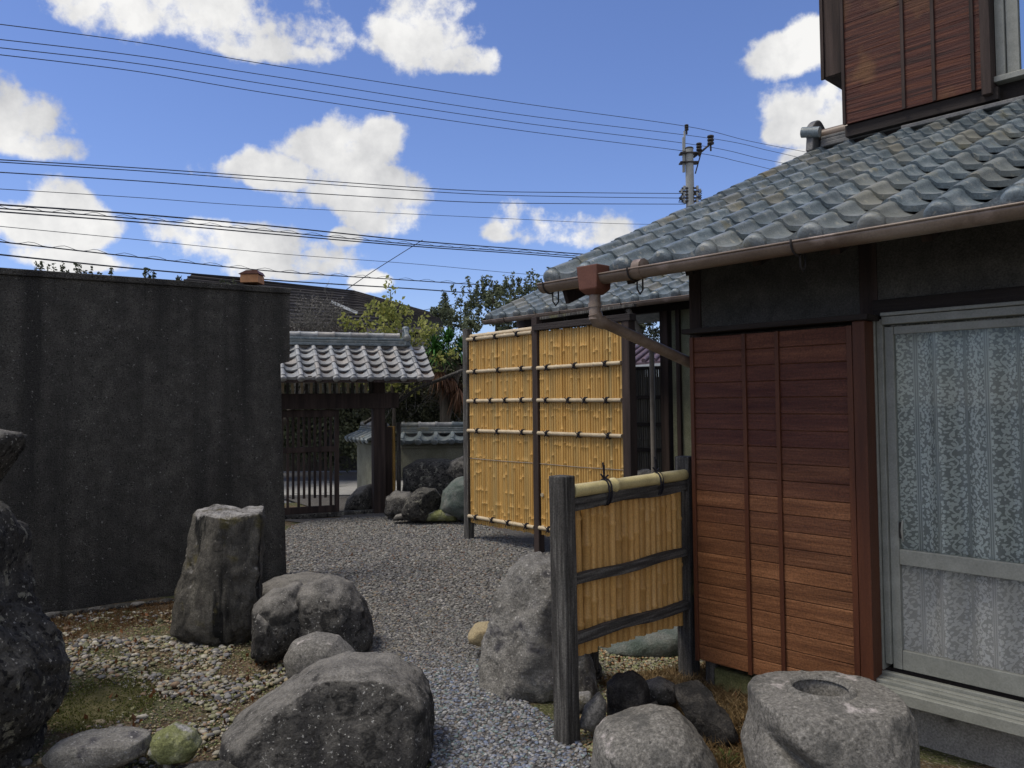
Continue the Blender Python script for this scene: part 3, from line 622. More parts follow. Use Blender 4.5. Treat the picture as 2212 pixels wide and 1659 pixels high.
mb = MB(); hbox(mb, b0 - .09, b1 + .03, .0, bd + .05, bz1 + .021, bz1 + .05); mb.build('cap_board', 'wood_dark_h', sbx, .003)
# sliding window
ws0, ws1, wz0, wz1 = -2.55, 0.0, .36, 2.06
win = thing('tmp', '', '', H(ws1, 0, wz0)); win.name = 'sliding_window'; WL['sliding_window'] = WL.pop('tmp'); win.parent = house; win.location = H(ws1, 0, wz0) - WL['house']
for k in list(win.keys()): del win[k]
def fr(nm, *a, m='alu', bev=.003): x = MB(); hbox(x, *a); return x.build(nm, m, win, bev)
fr('frame_side', .002, .045, -.05, .045, wz0 - .03, wz1 + .055); fr('frame_side', -.03, .0, -.05, .03, wz0, wz1 + .03)
fr('frame_head', ws0, -.031, -.05, .045, wz1, wz1 + .04); fr('frame_head', ws0, -.031, -.05, .06, wz1 + .042, wz1 + .06)
for k in range(5): fr('sill_rail', ws0, .03, .02 + k * .035, .02 + k * .035 + .03, wz0 - .075 - k * .006, wz0 - .035 - k * .010 - (k % 2) * .006)
fr('sill_nose', ws0, .05, .196, .206, wz0 - .125, wz0 - .07)
fr('sash_stile', -.075, -.031, -.02, .012, wz0 - .02, wz1 - .01)
fr('sash_rail', ws0, -.076, -.02, .010, wz0 - .02, wz0 + .075); fr('sash_rail', ws0, -.076, -.02, .010, wz1 - .05, wz1 - .01)
fr('sash_rail', ws0, -.076, -.022, .016, .86, .935)
x = MB(); hbox(x, ws0, -.074, -.008, -.003, .934, wz1 - .05); x.build('pane', 'glass', win)
x = MB(); hbox(x, ws0, -.074, -.008, -.003, wz0 + .075, .861); x.build('pane', 'glass_figured', win)
x = MB(); hbox(x, -.095, -.08, .0, .02, .99, 1.07); x.build('latch', 'iron', win, .003)
x = MB(); x.tube([H(-.098, .018, .98), H(-.098, .034, 1.03), H(-.098, .018, 1.08)], .006, 6); x.build('handle', 'alu', win)
# lace curtain
nu, nv = 260, 6; vs = []; uvs = []
for j in range(nv + 1):
    for i in range(nu + 1):
        s = -.02 - 2.5 * i / nu; z = .34 + 1.74 * j / nv
        f = .045 * math.sin(i * .30 + .9 * math.sin(i * .05)) + .018 * math.sin(i * .53 + j * .15) + .006 * noise.noise(Vector((i * .1, j * .7, 0)))
        vs.append(H(s, -.09 + f, z)); uvs.append((2.5 * i / nu * 1.15, z))
cu = MB(); cu.add(vs, [(j * (nu + 1) + i, j * (nu + 1) + i + 1, (j + 1) * (nu + 1) + i + 1, (j + 1) * (nu + 1) + i) for j in range(nv) for i in range(nu)], True)
co = cu.build('lace_curtain', 'lace', None); tag(co, 'white flowered lace curtain hanging behind the sliding glass door', 'curtain')
ul = co.data.uv_layers.new(name='UVMap')
for lp in co.data.loops: ul.data[lp.index].uv = uvs[lp.vertex_index]

# lower roof
RS = 1.70; ncol = 16; nrow = 18; tw = .2725; ex = .228
org = H(RS, .66, z_e - .01)
tiled_slope(house, org, -U, UPS, ncol, nrow, tw, ex, 'tile')
def RP(s, k, off=0): return H(s, .6 - k * ca, z_e + k * sa) + (NN * sa + ZZ * ca) * off
mb = MB(); vs = [RP(RS - .04, 0, -.035), RP(-2.6, 0, -.035), RP(-2.6, 4.15, -.035), RP(RS - .04, 4.15, -.035)]; mb.prism(vs, (NN * sa + ZZ * ca) * -.03); mb.build('roof_deck', 'wood_dark_h', house)
for i in range(11):
    s = RS - .12 - i * .40; mb = MB(); mb.beam(RP(s, .03, -.10), RP(s, 1.3, -.10), .045, .06); mb.build('rafter', 'wood_dark', house)
mb = MB(); mb.beam(RP(RS - .05, -.02, -.12), RP(RS - .05, 4.1, -.12), .03, .13); mb.build('barge_board', 'wood_dark', house)
mb = MB(); mb.beam(H(RS - .06, .60, z_e - .055), H(-2.6, .60, z_e - .055), .025, .07); mb.build('fascia', 'wood_dark_h', house)
mb = MB(); mb.beam(H(RS - .1, -.05, z_e + .1), H(-2.6, -.05, z_e + .1), .1, .12); mb.build('eave_beam', 'wood_dark_h', house)
# verge tiles hanging over the end of the roof
mb = MB()
for j in range(nrow):
    c = RP(RS + .012, j * ex + ex * .55, .0); mb.obox(c, UPS * ex * .6, U * .012, (NN * sa + ZZ * ca) * .05)
mb = None
vt = MB(); vt.add([(0, 0, .03), (0, ex * 1.12, .012), (0, ex * 1.12, -.05), (0, 0, -.055), (-.016, 0, .03), (-.016, ex * 1.12, .012), (-.016, ex * 1.12, -.05), (-.016, 0, -.055)], [(0, 1, 2, 3), (7, 6, 5, 4), (0, 4, 5, 1), (3, 2, 6, 7), (0, 3, 7, 4), (1, 5, 6, 2)])
vme = vt.mesh('verge_tile'); vme.materials.append(M['tile'])
RN = (-U).cross(UPS).normalized()
for j in range(nrow): place('verge_tile', vme, house, frame(-U, UPS, RN, org + UPS * (j * ex) + RN * .004))
# flashing and small ridge where the roof meets the upper wall
topk = 3.98
for q, (w_, h_) in enumerate(((.22, .04), (.18, .035), (.14, .03))):
    mb = MB(); mb.beam(RP(RS - .05, topk, .03 + q * .037), RP(.9, topk, .03 + q * .037), w_, h_); mb.build('ridge_tile', 'tile_ridge', house, .008)
mb = MB(); mb.beam(RP(.89, topk - .16, .03), RP(-2.6, topk - .16, .03), .16, .035); mb.build('ridge_tile', 'tile_ridge', house, .006)
mb = MB(); mb.tube([RP(RS - .03, topk, .15), RP(1.4, topk, .15)], .05, 12); mb.build('ridge_tile', 'gutter', house)
# end ornament
oc = RP(RS - .02, topk, .12)
mb = MB(); pts = []
for k in range(15):
    t = math.pi * k / 14; pts.append(oc + NN * math.cos(t) * .15 * (1 + .15 * math.sin(3 * t)) + ZZ * (math.sin(t) * .2 - .02))
pts += [oc - NN * .17 - ZZ * .14, oc + NN * .17 - ZZ * .14]
mb.prism(pts, U * .07); on = mb.build('ridge_end_ornament', 'tile_ridge', house, .012)
mb = MB(); mb.disc(oc + U * .07 + ZZ * .04, U, .07, .02, 16, .02); mb.build('boss', 'tile', on)
mb = MB(); mb.tube([oc + NN * .14 + ZZ * .02 - U * .06, oc + NN * .16 + ZZ * .05 + U * .1], .05, 12); mb.build('boss', 'tile', on)

# gutter, hooks, rain-water head and pipe
g0, g1_ = H(1.71, .70, z_e - .07), H(-2.6, .70, z_e - .05)
gut = gutter(house, g0, g1_, .052)
mb = MB(); mb.tube([g0.lerp(g1_, .165) - ZZ * .0, g0.lerp(g1_, .177)], .056, 12); mb.build('joint', 'gutter', gut)
def hook(par, P, r):
    mb = MB(); pts = []
    for k in range(13):
        t = math.pi * (k / 12); pts.append(P + NN * math.cos(t) * (r + .006) - ZZ * math.sin(t) * (r + .006))
    pts = [P + NN * (r + .006) + ZZ * .01] + pts + [P - NN * (r + .0) + ZZ * .03]
    mb.tube(pts, .005, 6)
    q = P - NN * .03 - ZZ * .052; mb.tube([q, q - ZZ * .05, q - ZZ * .075 - NN * .025, q - ZZ * .05 - NN * .05, q - NN * .05 + ZZ * .03], .005, 6)
    return mb.build('gutter_hook', 'iron', par)
for s in (1.66, 1.02, .08, -.85, -1.8): hook(gut, g0 + (g1_ - g0) * ((1.71 - s) / 4.31), .052)
hd = H(1.30, .70, z_e - .07); mb = MB()
def ring(c, a, b_): return [c + U * a + NN * b_, c - U * a + NN * b_, c - U * a - NN * b_, c + U * a - NN * b_]
def loft(mb, rs, smooth=False):
    n = len(rs[0]); vs = [p for r_ in rs for p in r_]; fs = [(i * n + k, i * n + (k + 1) % n, (i + 1) * n + (k + 1) % n, (i + 1) * n + k) for i in range(len(rs) - 1) for k in range(n)]
    mb.add(vs, fs + [tuple(range(n))[::-1], tuple(range((len(rs) - 1) * n, len(rs) * n))], smooth)
loft(mb, [ring(hd + ZZ * .06, .078, .07), ring(hd - ZZ * .075, .066, .062), ring(hd - ZZ * .105, .036, .036)]); dp = mb.build('rainwater_head', 'gutter_red', house, .006)
dn = hd - ZZ * .1; el = dn - ZZ * .12
wallp = H(1.12, -.0, 1.93)
mb = MB(); mb.tube([dn, el, el - ZZ * .025 - NN * .0], [.034, .034, .036], 12); mb.tube([dn - ZZ * .05, dn - ZZ * .075], .039, 12); mb.build('downpipe', 'gutter', house)
mb = MB(); dd = (wallp - el).normalized(); mb.tube([el + ZZ * .01, el - ZZ * .03 + dd * .02, el + dd * .06 - ZZ * .02], .041, 12); mb.build('elbow', 'gutter', house)
mb = MB(); mb.tube([el + dd * .02 - ZZ * .02, wallp - ZZ * .02], .033, 12); mb.build('downpipe', 'gutter', house)

# upper storey
UD = -2.98
mb = MB(); hbox(mb, .98, 1.42, UD - .12, UD, 3.9, 7.2); hbox(mb, -5, .98, UD - .12, UD, 3.9, 4.22); hbox(mb, -5, .98, UD - .12, UD, 6.2, 7.2); hbox(mb, -5, -2.1, UD - .12, UD, 4.22, 6.2)
hbox(mb, .2, .98, UD - .12, UD, 4.22, 6.2); mb.build('upper_wall', 'wood_dark_h', house)
mb = MB(); hbox(mb, 1.30, 1.42, -6.5, UD - .12, 3.9, 7.2); mb.build('upper_end_wall', 'stucco_dark', house)
mb = MB(); u0, u1, ud0, uz0, uz1 = .27, 1.38, UD + .14, 4.13, 5.95
hbox(mb, u0 + .01, u1 - .01, UD + .003, ud0 - .016, uz0 + .02, uz1); ub = mb.build('upper_shutter_box', 'wood_redold', house)
for i in range(6):
    h_ = (uz1 - uz0) / 6; mb = MB(); hbox(mb, u0, u1, ud0 - .015, ud0 + random.uniform(-.002, .003), uz0 + i * h_ + .0015, uz0 + (i + 1) * h_ - .001); mb.build('board', 'wood_redold', ub, .002)
for s_ in (.62, .86, u0 + .06, u1 - .012): mb = MB(); hbox(mb, s_ - .013, s_ + .013, ud0 + .003, ud0 + .018, uz0, uz1); mb.build('batten', 'wood_dark', ub, .002)
mb = MB(); hbox(mb, u0 - .07, u0 - .001, UD + .003, ud0 + .03, uz0 - .06, uz1 + .02); mb.build('jamb', 'wood_dark', ub, .003)
mb = MB(); hbox(mb, u0 - .1, u1 + .0, UD + .003, ud0 - .03, uz0 - .1, uz0 - .002); mb.build('bottom_board', 'wood_dark_h', ub)
mb = MB(); hbox(mb, 1.43, 1.66, -5.0, -3.05, 4.70, 6.6); mb.build('side_shutter_box', 'wood_dark', house, .004)
for s_ in (1.44, 1.65): mb = MB(); hbox(mb, s_ - .015, s_ + .015, -3.05, -3.03, 4.68, 6.6); mb.build('batten', 'wood_dark', house)
for (a0, a1, nm) in ((.13, .195, 'f'), (.04, .125, 'g')):
    mb = MB(); hbox(mb, a0, a1, UD - .04, UD + .05 - (a1 < .13) * .03, 4.22, 6.1); mb.build('upper_window_frame', 'alu', house, .003)
mb = MB(); hbox(mb, -2.0, .2, UD - .04, UD + .1, 4.17, 4.215); mb.build('upper_window_sill', 'alu', house, .003)
mb = MB(); hbox(mb, -2.0, .04, UD - .03, UD - .02, 4.22, 6.1); mb.build('upper_pane', 'glass', house)
mb = MB(); hbox(mb, -2.1, .2, UD - 1.4, UD - 1.3, 4.1, 6.3); mb.build('upper_room', 'room', house)
mb = MB(); hbox(mb, -5.2, 1.7, -7.2, -2.4, 7.0, 7.1); mb.build('upper_eave', 'wood_dark_h', house)

# ------------------------------------------------------------------ entrance porch wing beyond
porch = thing('entrance_porch', 'grey tiled porch roof behind the tall bamboo screen with brown gutter', 'porch', H(4.2, -3.6, 0))
PS, pz = 6.30, 2.84
tiled_slope(porch, H(PS, -2.93, pz), -U, UPS, 17, 6, .2725, .228, 'tile')
def PP(s, k, off=0): return H(s, -2.99 - k * ca, pz + k * sa) + (NN * sa + ZZ * ca) * off
mb = MB(); mb.prism([PP(PS - .04, 0, -.035), PP(1.9, 0, -.035), PP(1.9, 1.5, -.035), PP(PS - .04, 1.5, -.035)], (NN * sa + ZZ * ca) * -.03); mb.build('roof_deck', 'wood_dark_h', porch)
mb = MB(); mb.prism([PP(PS - .04, 1.48, -.0), PP(1.9, 1.48, -.0), PP(1.9, 1.48, -.0) - NN * 1.3 - ZZ * .5, PP(PS - .04, 1.48, -.0) - NN * 1.3 - ZZ * .5], ZZ * -.05); mb.build('back_slope', 'tile', porch)
gg0, gg1 = H(6.33, -2.90, pz - .07), H(2.0, -2.90, pz - .06); pg = gutter(porch, gg0, gg1, .05)
for s in (5.9, 4.9, 3.95, 3.0): hook(pg, gg0 + (gg1 - gg0) * ((6.33 - s) / 4.33), .05)
for i in range(10): mb = MB(); mb.beam(PP(PS - .1 - i * .45, .03, -.10), PP(PS - .1 - i * .45, 1.4, -.10), .045, .06); mb.build('rafter', 'wood_dark', porch)
mb = MB(); hbox(mb, 2.0, 6.3, -3.56, -3.46, pz - .12, pz + .04); mb.build('eave_beam', 'wood_dark_h', porch)
for s in (3.81, 6.2): mb = MB(); hbox(mb, s - .055, s + .055, -3.57, -3.45, 0, pz - .12); mb.build('porch_post', 'wood_dark', porch, .004)
mb = MB(); hbox(mb, 2.3, 3.73, -3.62, -3.5, .35, pz - .12); mb.build('porch_wall', 'stucco_green', porch)
mb = MB(); hbox(mb, 2.3, 3.73, -3.64, -3.42, 0, .34); mb.build('porch_footing', 'concrete', porch)
mb = MB(); hbox(mb, 3.60, 3.65, -3.50, -3.46, .3, pz - .12); mb.build('wall_post', 'wood_dark', porch)
mb = MB(); mb.tube([H(3.93, -3.38, 0), H(3.93, -3.38, 1.3), H(3.93, -3.38, 2.3), H(3.93, -3.2, 2.42), H(3.93, -2.95, pz - .12)], .03, 10); mb.build('downpipe', 'pipe', porch)

# ------------------------------------------------------------------ low bamboo fence in the foreground
F0 = Vector((.267, 3.975, 0)); FD = Vector((.681, .733, 0)).normalized(); FN = Vector((.733, -.681, 0)).normalized(); FL = 1.17
def FP(t, d, z): return F0 + FD * t + FN * d + ZZ * z
low = thing('low_bamboo_fence', 'low brown bamboo fence with weathered grey posts and a yellow bamboo top rail', 'fence', FP(.6, 0, 0))
def wobble_post(p, w, dpt, h, m, parent, name='post', ax=FD, ay=FN, lean=(0, 0)):
    mb = MB(); rs = []; n = 7
    for i in range(n):
        z = h * i / (n - 1); a = w / 2 * (1 + random.uniform(-.04, .04)); b = dpt / 2 * (1 + random.uniform(-.04, .04)); c = p + ZZ * z + ax * (lean[0] * z) + ay * (lean[1] * z)
        rs.append([c + ax * a + ay * b, c - ax * a + ay * b, c - ax * a - ay * b, c + ax * a - ay * b])
    loft(mb, rs); return mb.build(name, m, parent, .007)
wobble_post(FP(-.02, 0, 0), .095, .095, 1.32, 'wood_grey', low, lean=(-.012, 0)); wobble_post(FP(FL, -.01, 0), .10, .10, 1.345, 'wood_grey', low, lean=(.0, 0))
for (z0, z1, th_) in ((1.175, 1.175, .065), (.79, .775, .05), (.505, .455, .055)):
    mb = MB(); pts = []; rs = []
    for i in range(9):
        t = .03 + (FL - .08) * i / 8; z = z0 + (z1 - z0) * i / 8 + .006 * math.sin(i * 1.1 + z0 * 9); c = FP(t, .012, z); h_ = th_ / 2 * random.uniform(.92, 1.06)
        rs.append([c + FN * .022 + ZZ * h_, c + FN * .022 - ZZ * h_, c - FN * .022 - ZZ * h_, c - FN * .022 + ZZ * h_])
    loft(mb, rs); mb.build('rail', 'wood_grey_h', low, .006)
def bamboo(mb, p0, p1, r, nodes, n=10, seed=0):
    p0, p1 = Vector(p0), Vector(p1); pts = [p0]; rs = [r]
    for t in nodes:
        for dt, k in ((-.06, 1.0), (-.012, 1.0), (-.003, 1.2), (.004, 1.2), (.011, .97), (.06, 1.0)):
            q = t + dt * min(1.6, max(.5, r / .02)) / (p1 - p0).length
            if (p0.lerp(p1, q) - pts[-1]).dot(p1 - p0) > 0 and q < 1: pts.append(p0.lerp(p1, q)); rs.append(r * k)
    pts.append(p1); rs.append(r * .97)
    mb.tube(pts, rs, n); return mb
mb = MB(); bamboo(mb, FP(.02, .015, 1.238), FP(FL - .06, .015, 1.238), .034, [.33, .72], 16); tr_ = mb.build('top_rail', 'bamboo_yellow', low)
for t in (.30, .80):
    mb = MB()
    for dt in (-.012, .01):
        c = FP(t + dt, .015, 1.215); pts = [c + (FN * math.cos(a_) * .042 + ZZ * math.sin(a_) * (.062 if math.sin(a_) > 0 else .075)) + FD * (.012 * math.sin(a_ * .5)) for a_ in [math.pi * 2 * k / 14 for k in range(15)]]
        mb.tube(pts, .0055, 6)
    c = FP(t, .015, 1.275)
    for dx, hh in ((-.03, .03), (.035, .02), (-.01, .09), (.0, .075)): mb.tube([c, c + FD * dx * .6 + ZZ * hh * .7, c + FD * dx + ZZ * hh], .005, 5)
    mb.build('tie', 'twine', low)
nc = 19; cw = (FL - .09) / nc
mb = MB(); mb.beam(FP(.04, -.055, .78), FP(FL - .04, -.055, .75), .012, .72); mb.build('backing', 'bamboo_dark', low)
cms = []
for k in range(6):
    mb = MB(); ns_ = sorted([random.uniform(.1, .9) for _ in range(3)]); hh = .80
    bamboo(mb, (0, 0, 0), (0, 0, hh), cw * .475, ns_, 12); me = mb.mesh('cane'); me.materials.append(M['bamboo_near']); cms.append(me)
for i in range(nc):
    t = .045 + cw * (i + .5); z = .40 - .06 * i / nc + random.uniform(-.012, .012)
    place('cane', random.choice(cms), low, Matrix.Translation(FP(t, -.032 + random.uniform(-.003, .003), z)) @ Matrix.Rotation(random.uniform(0, 6), 4, 'Z') @ Matrix.Rotation(random.gauss(0, .006), 4, 'X'))

# ------------------------------------------------------------------ tall bamboo screen
PL, PM, PR = Vector((-.545, 9.67, 0)), Vector((.28, 8.73, 0)), Vector((1.13, 7.76, 0))
TD = (PR - PL).normalized(); TN = Vector((-.757, -.653, 0)).normalized()
scr = thing('tall_bamboo_screen', 'tall yellow bamboo screen in two bays with horizontal poles tied in dark twine', 'screen', (PL + PR) / 2)
def tpost(P, w, h, m='wood_dark', **k): return wobble_post(P, w, w, h, m, scr, 'post', TD, TN, **k)
tpost(PL, .09, 2.58, 'wood_grey'); tpost(PM, .085, 2.62); tpost(PR + TD * .03, .10, 2.5)
LB, RB_ = (PM - PL).length, (PR - PM).length
tms = []
for k in range(7):
    mb = MB(); bamboo(mb, (0, 0, 0), (0, 0, 2.24), .0178, sorted(random.uniform(.02, .98) for _ in range(5)), 10); me = mb.mesh('cane'); me.materials.append(M['bamboo']); tms.append(me)
for (P, LL) in ((PL, LB), (PM, RB_)):
    n = int(round((LL - .09) / .0365)); st_ = (LL - .09) / n
    mb = MB(); mb.beam(P + TD * .04 + ZZ * 1.33 - TN * .02, P + TD * (LL - .04) + ZZ * 1.33 - TN * .02, .012, 2.1); mb.build('backing', 'bamboo_dark', scr)
    for i in range(n):
        q = P + TD * (.045 + st_ * (i + .5)) + ZZ * (.22 + random.uniform(-.008, .008)) 
        place('cane', random.choice(tms), scr, Matrix.Translation(q) @ Matrix.Rotation(random.uniform(0, 6), 4, 'Z') @ Matrix.Rotation(random.gauss(0, .0015), 4, 'X'))
def knot(parent, c, r, d):
    mb = MB()
    for dt in (-.012, .008): mb.tube([c + d * dt + (TN * math.cos(a_) + ZZ * math.sin(a_)) * (r + .004) for a_ in [k * math.pi / 4 for k in range(9)]], .006, 5)
    for dx, dz in ((-.035, .03), (.04, .025), (-.02, -.04), (.025, -.03)): mb.tube([c + TN * (r + .008), c + TN * (r + .012) + d * dx + ZZ * dz], .005, 4)
    mb.build('tie', 'twine', parent)
for bay, (P, LL) in enumerate(((PL, LB), (PM, RB_))):
    for (z, kk) in ((2.445, 3), (2.05, 3), (1.695, 4), (1.335, 3), (.30, 4)):
        if bay == 1 and z > 2.4: continue
        a_, b_ = P + TD * .04 + TN * .035 + ZZ * z, P + TD * (LL - .04) + TN * .035 + ZZ * (z + random.uniform(-.008, .008))
        mb = MB(); bamboo(mb, a_, b_, .022, [random.uniform(.1, .4), random.uniform(.5, .9)], 10); rl = mb.build('rail', 'bamboo_pole', scr)
        if z > 2.4: mb = MB(); bamboo(mb, a_ + ZZ * .04 - TN * .05, b_ + ZZ * .045 - TN * .05, .026, [.3, .7], 10); mb.build('rail', 'bamboo_pole', scr)
        for i in range(kk): t = (i + .5 + random.uniform(-.12, .12)) / kk; knot(scr, a_.lerp(b_, t), .026, TD)
mb = MB()
for k, q in ((0, PL), (1, PM)):
    e_ = PM if k == 0 else PR; mb.tube([q + TN * .02 + ZZ * (1.0 - .0 * k), (q + e_) / 2 + TN * .022 + ZZ * .995, e_ + TN * .02 + ZZ * 1.0], .0035, 4)
mb.build('wire', 'pipe', scr)
mb = MB(); mb.beam(PM + TD * .0 + ZZ * 2.50 + TN * .01, PR + TD * .1 + ZZ * 2.50 + TN * .01, .10, .07); mb.build('cap_beam', 'wood_dark_h', scr, .004)
mb = MB(); mb.beam(PM + ZZ * 2.60 - TN * .03, PR + TD * .1 + ZZ * 2.62 - TN * .03, .05, .03); mb.build('cap_beam', 'wood_grey', scr, .004)
for z in (.31, .66): mb = MB(); bamboo(mb, PM + TD * .0 - TN * .5 + ZZ * z, PM + TD * .085 + TN * .03 + ZZ * z, .022, [.5], 10); mb.build('rail', 'bamboo_pole', scr)

# dark bamboo fence seen through the gap
DF = at(1300, 1000, 11.2); DF.z = 0; DE = at(1475, 1000, 10.6); DE.z = 0; dd_ = (DE - DF).normalized()
dk = thing('dark_bamboo_fence', 'dark weathered bamboo fence seen between the screen and the porch post', 'fence', (DF + DE) / 2)
n = int((DE - DF).length / .032)
mb = MB(); bamboo(mb, (0, 0, 0), (0, 0, 1.98), .016, [.2, .5, .8], 6); me = mb.mesh('cane'); me.materials.append(M['bamboo_dark'])
for i in range(n): place('cane', me, dk, Matrix.Translation(DF + dd_ * (i + .5) * .032 + ZZ * .15) @ Matrix.Rotation(random.uniform(0, 6), 4, 'Z'))
for z in (.6, 1.0, 1.35, 1.72, 2.12): mb = MB(); mb.beam(DF + Vector((0, -.04, z)), DE + Vector((0, -.04, z)), .04, .045); mb.build('rail', 'wood_dark_h', dk)
tr0 = at(1330, 760, 15); tr0.z = 0
nh = thing('neighbour_shed', 'purple brown tiled shed roof behind the dark bamboo fence', 'shed', tr0)
a0 = at(1300, 790, 14.2); b0_ = at(1480, 775, 14.2); a1 = at(1360, 752, 15.6); b1_ = at(1500, 742, 15.6)
mb = MB(); mb.prism([a0, b0_, b1_, a1], ZZ * -.06); mb.build('roof', 'tile_purple', nh)
for k in range(9):
    mb = MB(); mb.tube([a0.lerp(b0_, k / 8) + ZZ * .03, a1.lerp(b1_, k / 8) + ZZ * .03], .04, 8); mb.build('roll_tile', 'tile_purple', nh)
mb = MB(); mb.beam(a0 - ZZ * .09, b0_ - ZZ * .09, .06, .1); mb.build('fascia', 'white_frame', nh)
mb = MB(); mb.obox(Vector(((a0.x + b1_.x) / 2, 15.2, a0.z / 2 - .1)), (.85, 0, 0), (0, .6, 0), (0, 0, a0.z / 2 - .1)); mb.build('wall', 'stucco_dark', nh)

# ------------------------------------------------------------------ big concrete wall on the left
CE = gnd(627, 1250); CS = gnd(-900, 1470); cd = Vector((1.95, 1.32, 0)).normalized(); CS = CE - cd * 7.0; cn_ = Vector((cd.y, -cd.x, 0))
cz = at(632, 624, CE.y).z
wall = thing('concrete_wall', 'tall dark stained concrete wall with a thin coping along the left side', 'wall', (CE + CS) / 2)
mb = MB(); nxw = 90
prof_ = [CS, CE]
mb.prism([CS - ZZ * .1, CE - cd * .03 - ZZ * .1, CE - cd * .09 + ZZ * 2.02, CE - cd * .09 + ZZ * 2.08, CE + cd * .0 + ZZ * 2.1, CE + ZZ * (cz - .05), CS + ZZ * (cz - .05)], -cn_ * .16)
wb = mb.build('wall_body', 'concrete_dark', wall, .008)
mb = MB(); mb.beam(CS - cn_ * .08 + ZZ * (cz - .022), CE - cn_ * .08 + cd * .01 + ZZ * (cz - .022), .20, .055); mb.build('coping', 'concrete_dark', wall, .008)
for i in range(9):                               # crumbled strip of stones along the foot
    q = gnd(110 + i * 31, 1334 - i * 4); rr = random.uniform(.03, .06)
    b_, f_ = ico(3); v_ = b_ * np.array([rr * 2.0, rr, rr * .7]) * (1 + .18 * np.array([[noise.noise(Vector(p) * 1.5 + Vector((i, 0, 0)))] for p in b_]))
    c_, s_ = cd.x, cd.y; v_ = np.stack([v_[:, 0] * c_ - v_[:, 1] * s_ + q.x, v_[:, 0] * s_ + v_[:, 1] * c_ + q.y, v_[:, 2] + .01], 1)
    o = np_object('edging_stone', v_, f_, 'rock_dark' if i % 3 else 'rock', None, None, True, tuple(q)); tag(o, ['leftmost edging stone at the wall foot beside the craggy boulder', 'second edging stone from the left at the wall foot', 'third edging stone from the left at the wall foot', 'fourth edging stone from the left at the wall foot', 'middle stone of the crumbled edging at the wall foot', 'sixth edging stone from the left at the wall foot', 'third edging stone from the standing stone at the wall foot', 'second edging stone from the standing stone at the wall foot', 'edging stone closest to the standing stone at the wall foot'][i], 'stone', 'edging stones at the foot of the concrete wall')

# ------------------------------------------------------------------ rocks of the garden
rock('standing_stone', [(418, 1085), (450, 1070), (562, 1072), (566, 1180), (560, 1360), (520, 1400), (430, 1400), (375, 1372), (374, 1330), (396, 1200)], 5.72, .20, 'rock_standing',
     'tall flat-topped standing stone with dark streaks in front of the concrete wall', 'rock', 6, .075, 1.9, .38, 13, cuts=((-.7, -1, .22, .40), (.6, -1, .1, .55), (.0, -.12, 1, .98)))
rock('boulder', [(-260, 1500), (-260, 1120), (-80, 1070), (-15, 1105), (2, 1170), (-10, 1240), (22, 1330), (66, 1375), (98, 1440), (108, 1500), (85, 1560), (36, 1610), (40, 1700), (-200, 1750)], 3.75, .4, 'rock_dark',
     'craggy dark boulder with pale specks at the left edge of the picture', 'rock', 6, .09, 3.2, .6, 5, ridged=True)
rock('boulder', [(-420, 945), (-120, 925), (38, 936), (36, 958), (26, 976), (-6, 1000), (-60, 1060), (-60, 1400), (-420, 1400)], 4.6, .3, 'rock', 'reddish grey flat-topped stone poking in at the far left edge', 'rock', 5, .04, 3, .6, 6)
rock('boulder', [(555, 1300), (585, 1275), (640, 1262), (668, 1290), (672, 1340), (650, 1400), (600, 1425), (552, 1415), (556, 1360)], 5.35, .26, 'rock', 'narrow left half of the split dark boulder beside the gravel', 'rock', 5, .05, 2.4, .7, 8)
rock('boulder', [(640, 1290), (655, 1258), (700, 1246), (752, 1262), (790, 1310), (804, 1370), (795, 1425), (720, 1435), (650, 1420)], 5.42, .30, 'rock', 'rounded right half of the split dark boulder beside the gravel', 'rock', 5, .05, 2.4, .7, 11, cuts=((.9, -.6, .2, .85),))
rock('flat_rock', [(548, 1275), (580, 1253), (650, 1243), (720, 1250), (720, 1280), (640, 1300), (555, 1300)], 6.3, .3, 'rock', 'flat grey rock lying behind the split boulder at the wall end', 'rock', 4, .05, 3, .7, 14)
rock('flat_rock', [(556, 1320), (590, 1340), (600, 1420), (556, 1430)], 5.15, .12, 'rock', 'thin grey stone wedged beside the foot of the standing stone', 'rock', 4, .06, 3, .7, 15)
rock('round_stone', [(615, 1420), (632, 1385), (680, 1367), (730, 1377), (765, 1410), (770, 1450), (700, 1475), (625, 1460)], 4.72, .16, 'rock_granite', 'small pale rounded stone between the split boulder and the big front boulder', 'rock', 5, .02, 2, .9, 17)
rock('boulder', [(492, 1600), (500, 1560), (560, 1520), (614, 1482), (665, 1450), (732, 1425), (836, 1432), (905, 1468), (932, 1500), (936, 1560), (925, 1680), (860, 1720), (640, 1720), (520, 1640)], 3.85, .36, 'rock',
     'largest grey boulder at the bottom centre with a dark speckled front', 'rock', 6, .045, 2.1, .5, 21, cuts=((.1, -1, .25, .72),))
rock('flat_rock', [(98, 1630), (120, 1605), (200, 1580), (270, 1568), (318, 1585), (322, 1620), (280, 1645), (180, 1660), (120, 1655)], 3.72, .12, 'rock_pale', 'flat layered grey slab lying on the moss at the bottom left', 'rock', 5, .05, 3.4, .5, 24, cuts=((0, 0, 1, .35),))
rock('mossy_stone', [(325, 1620), (335, 1585), (375, 1564), (415, 1580), (433, 1610), (415, 1640), (350, 1645)], 3.72, .09, 'rock_moss', 'yellow green mossy stone beside the flat slab', 'rock', 5, .06, 2.5, .7, 27)
rock('dark_stone', [(375, 1700), (400, 1655), (470, 1648), (530, 1670), (540, 1720)], 3.5, .08, 'rock_dark', 'dark stone cut by the bottom edge below the mossy stone', 'rock', 4, .06, 3, .7, 28)
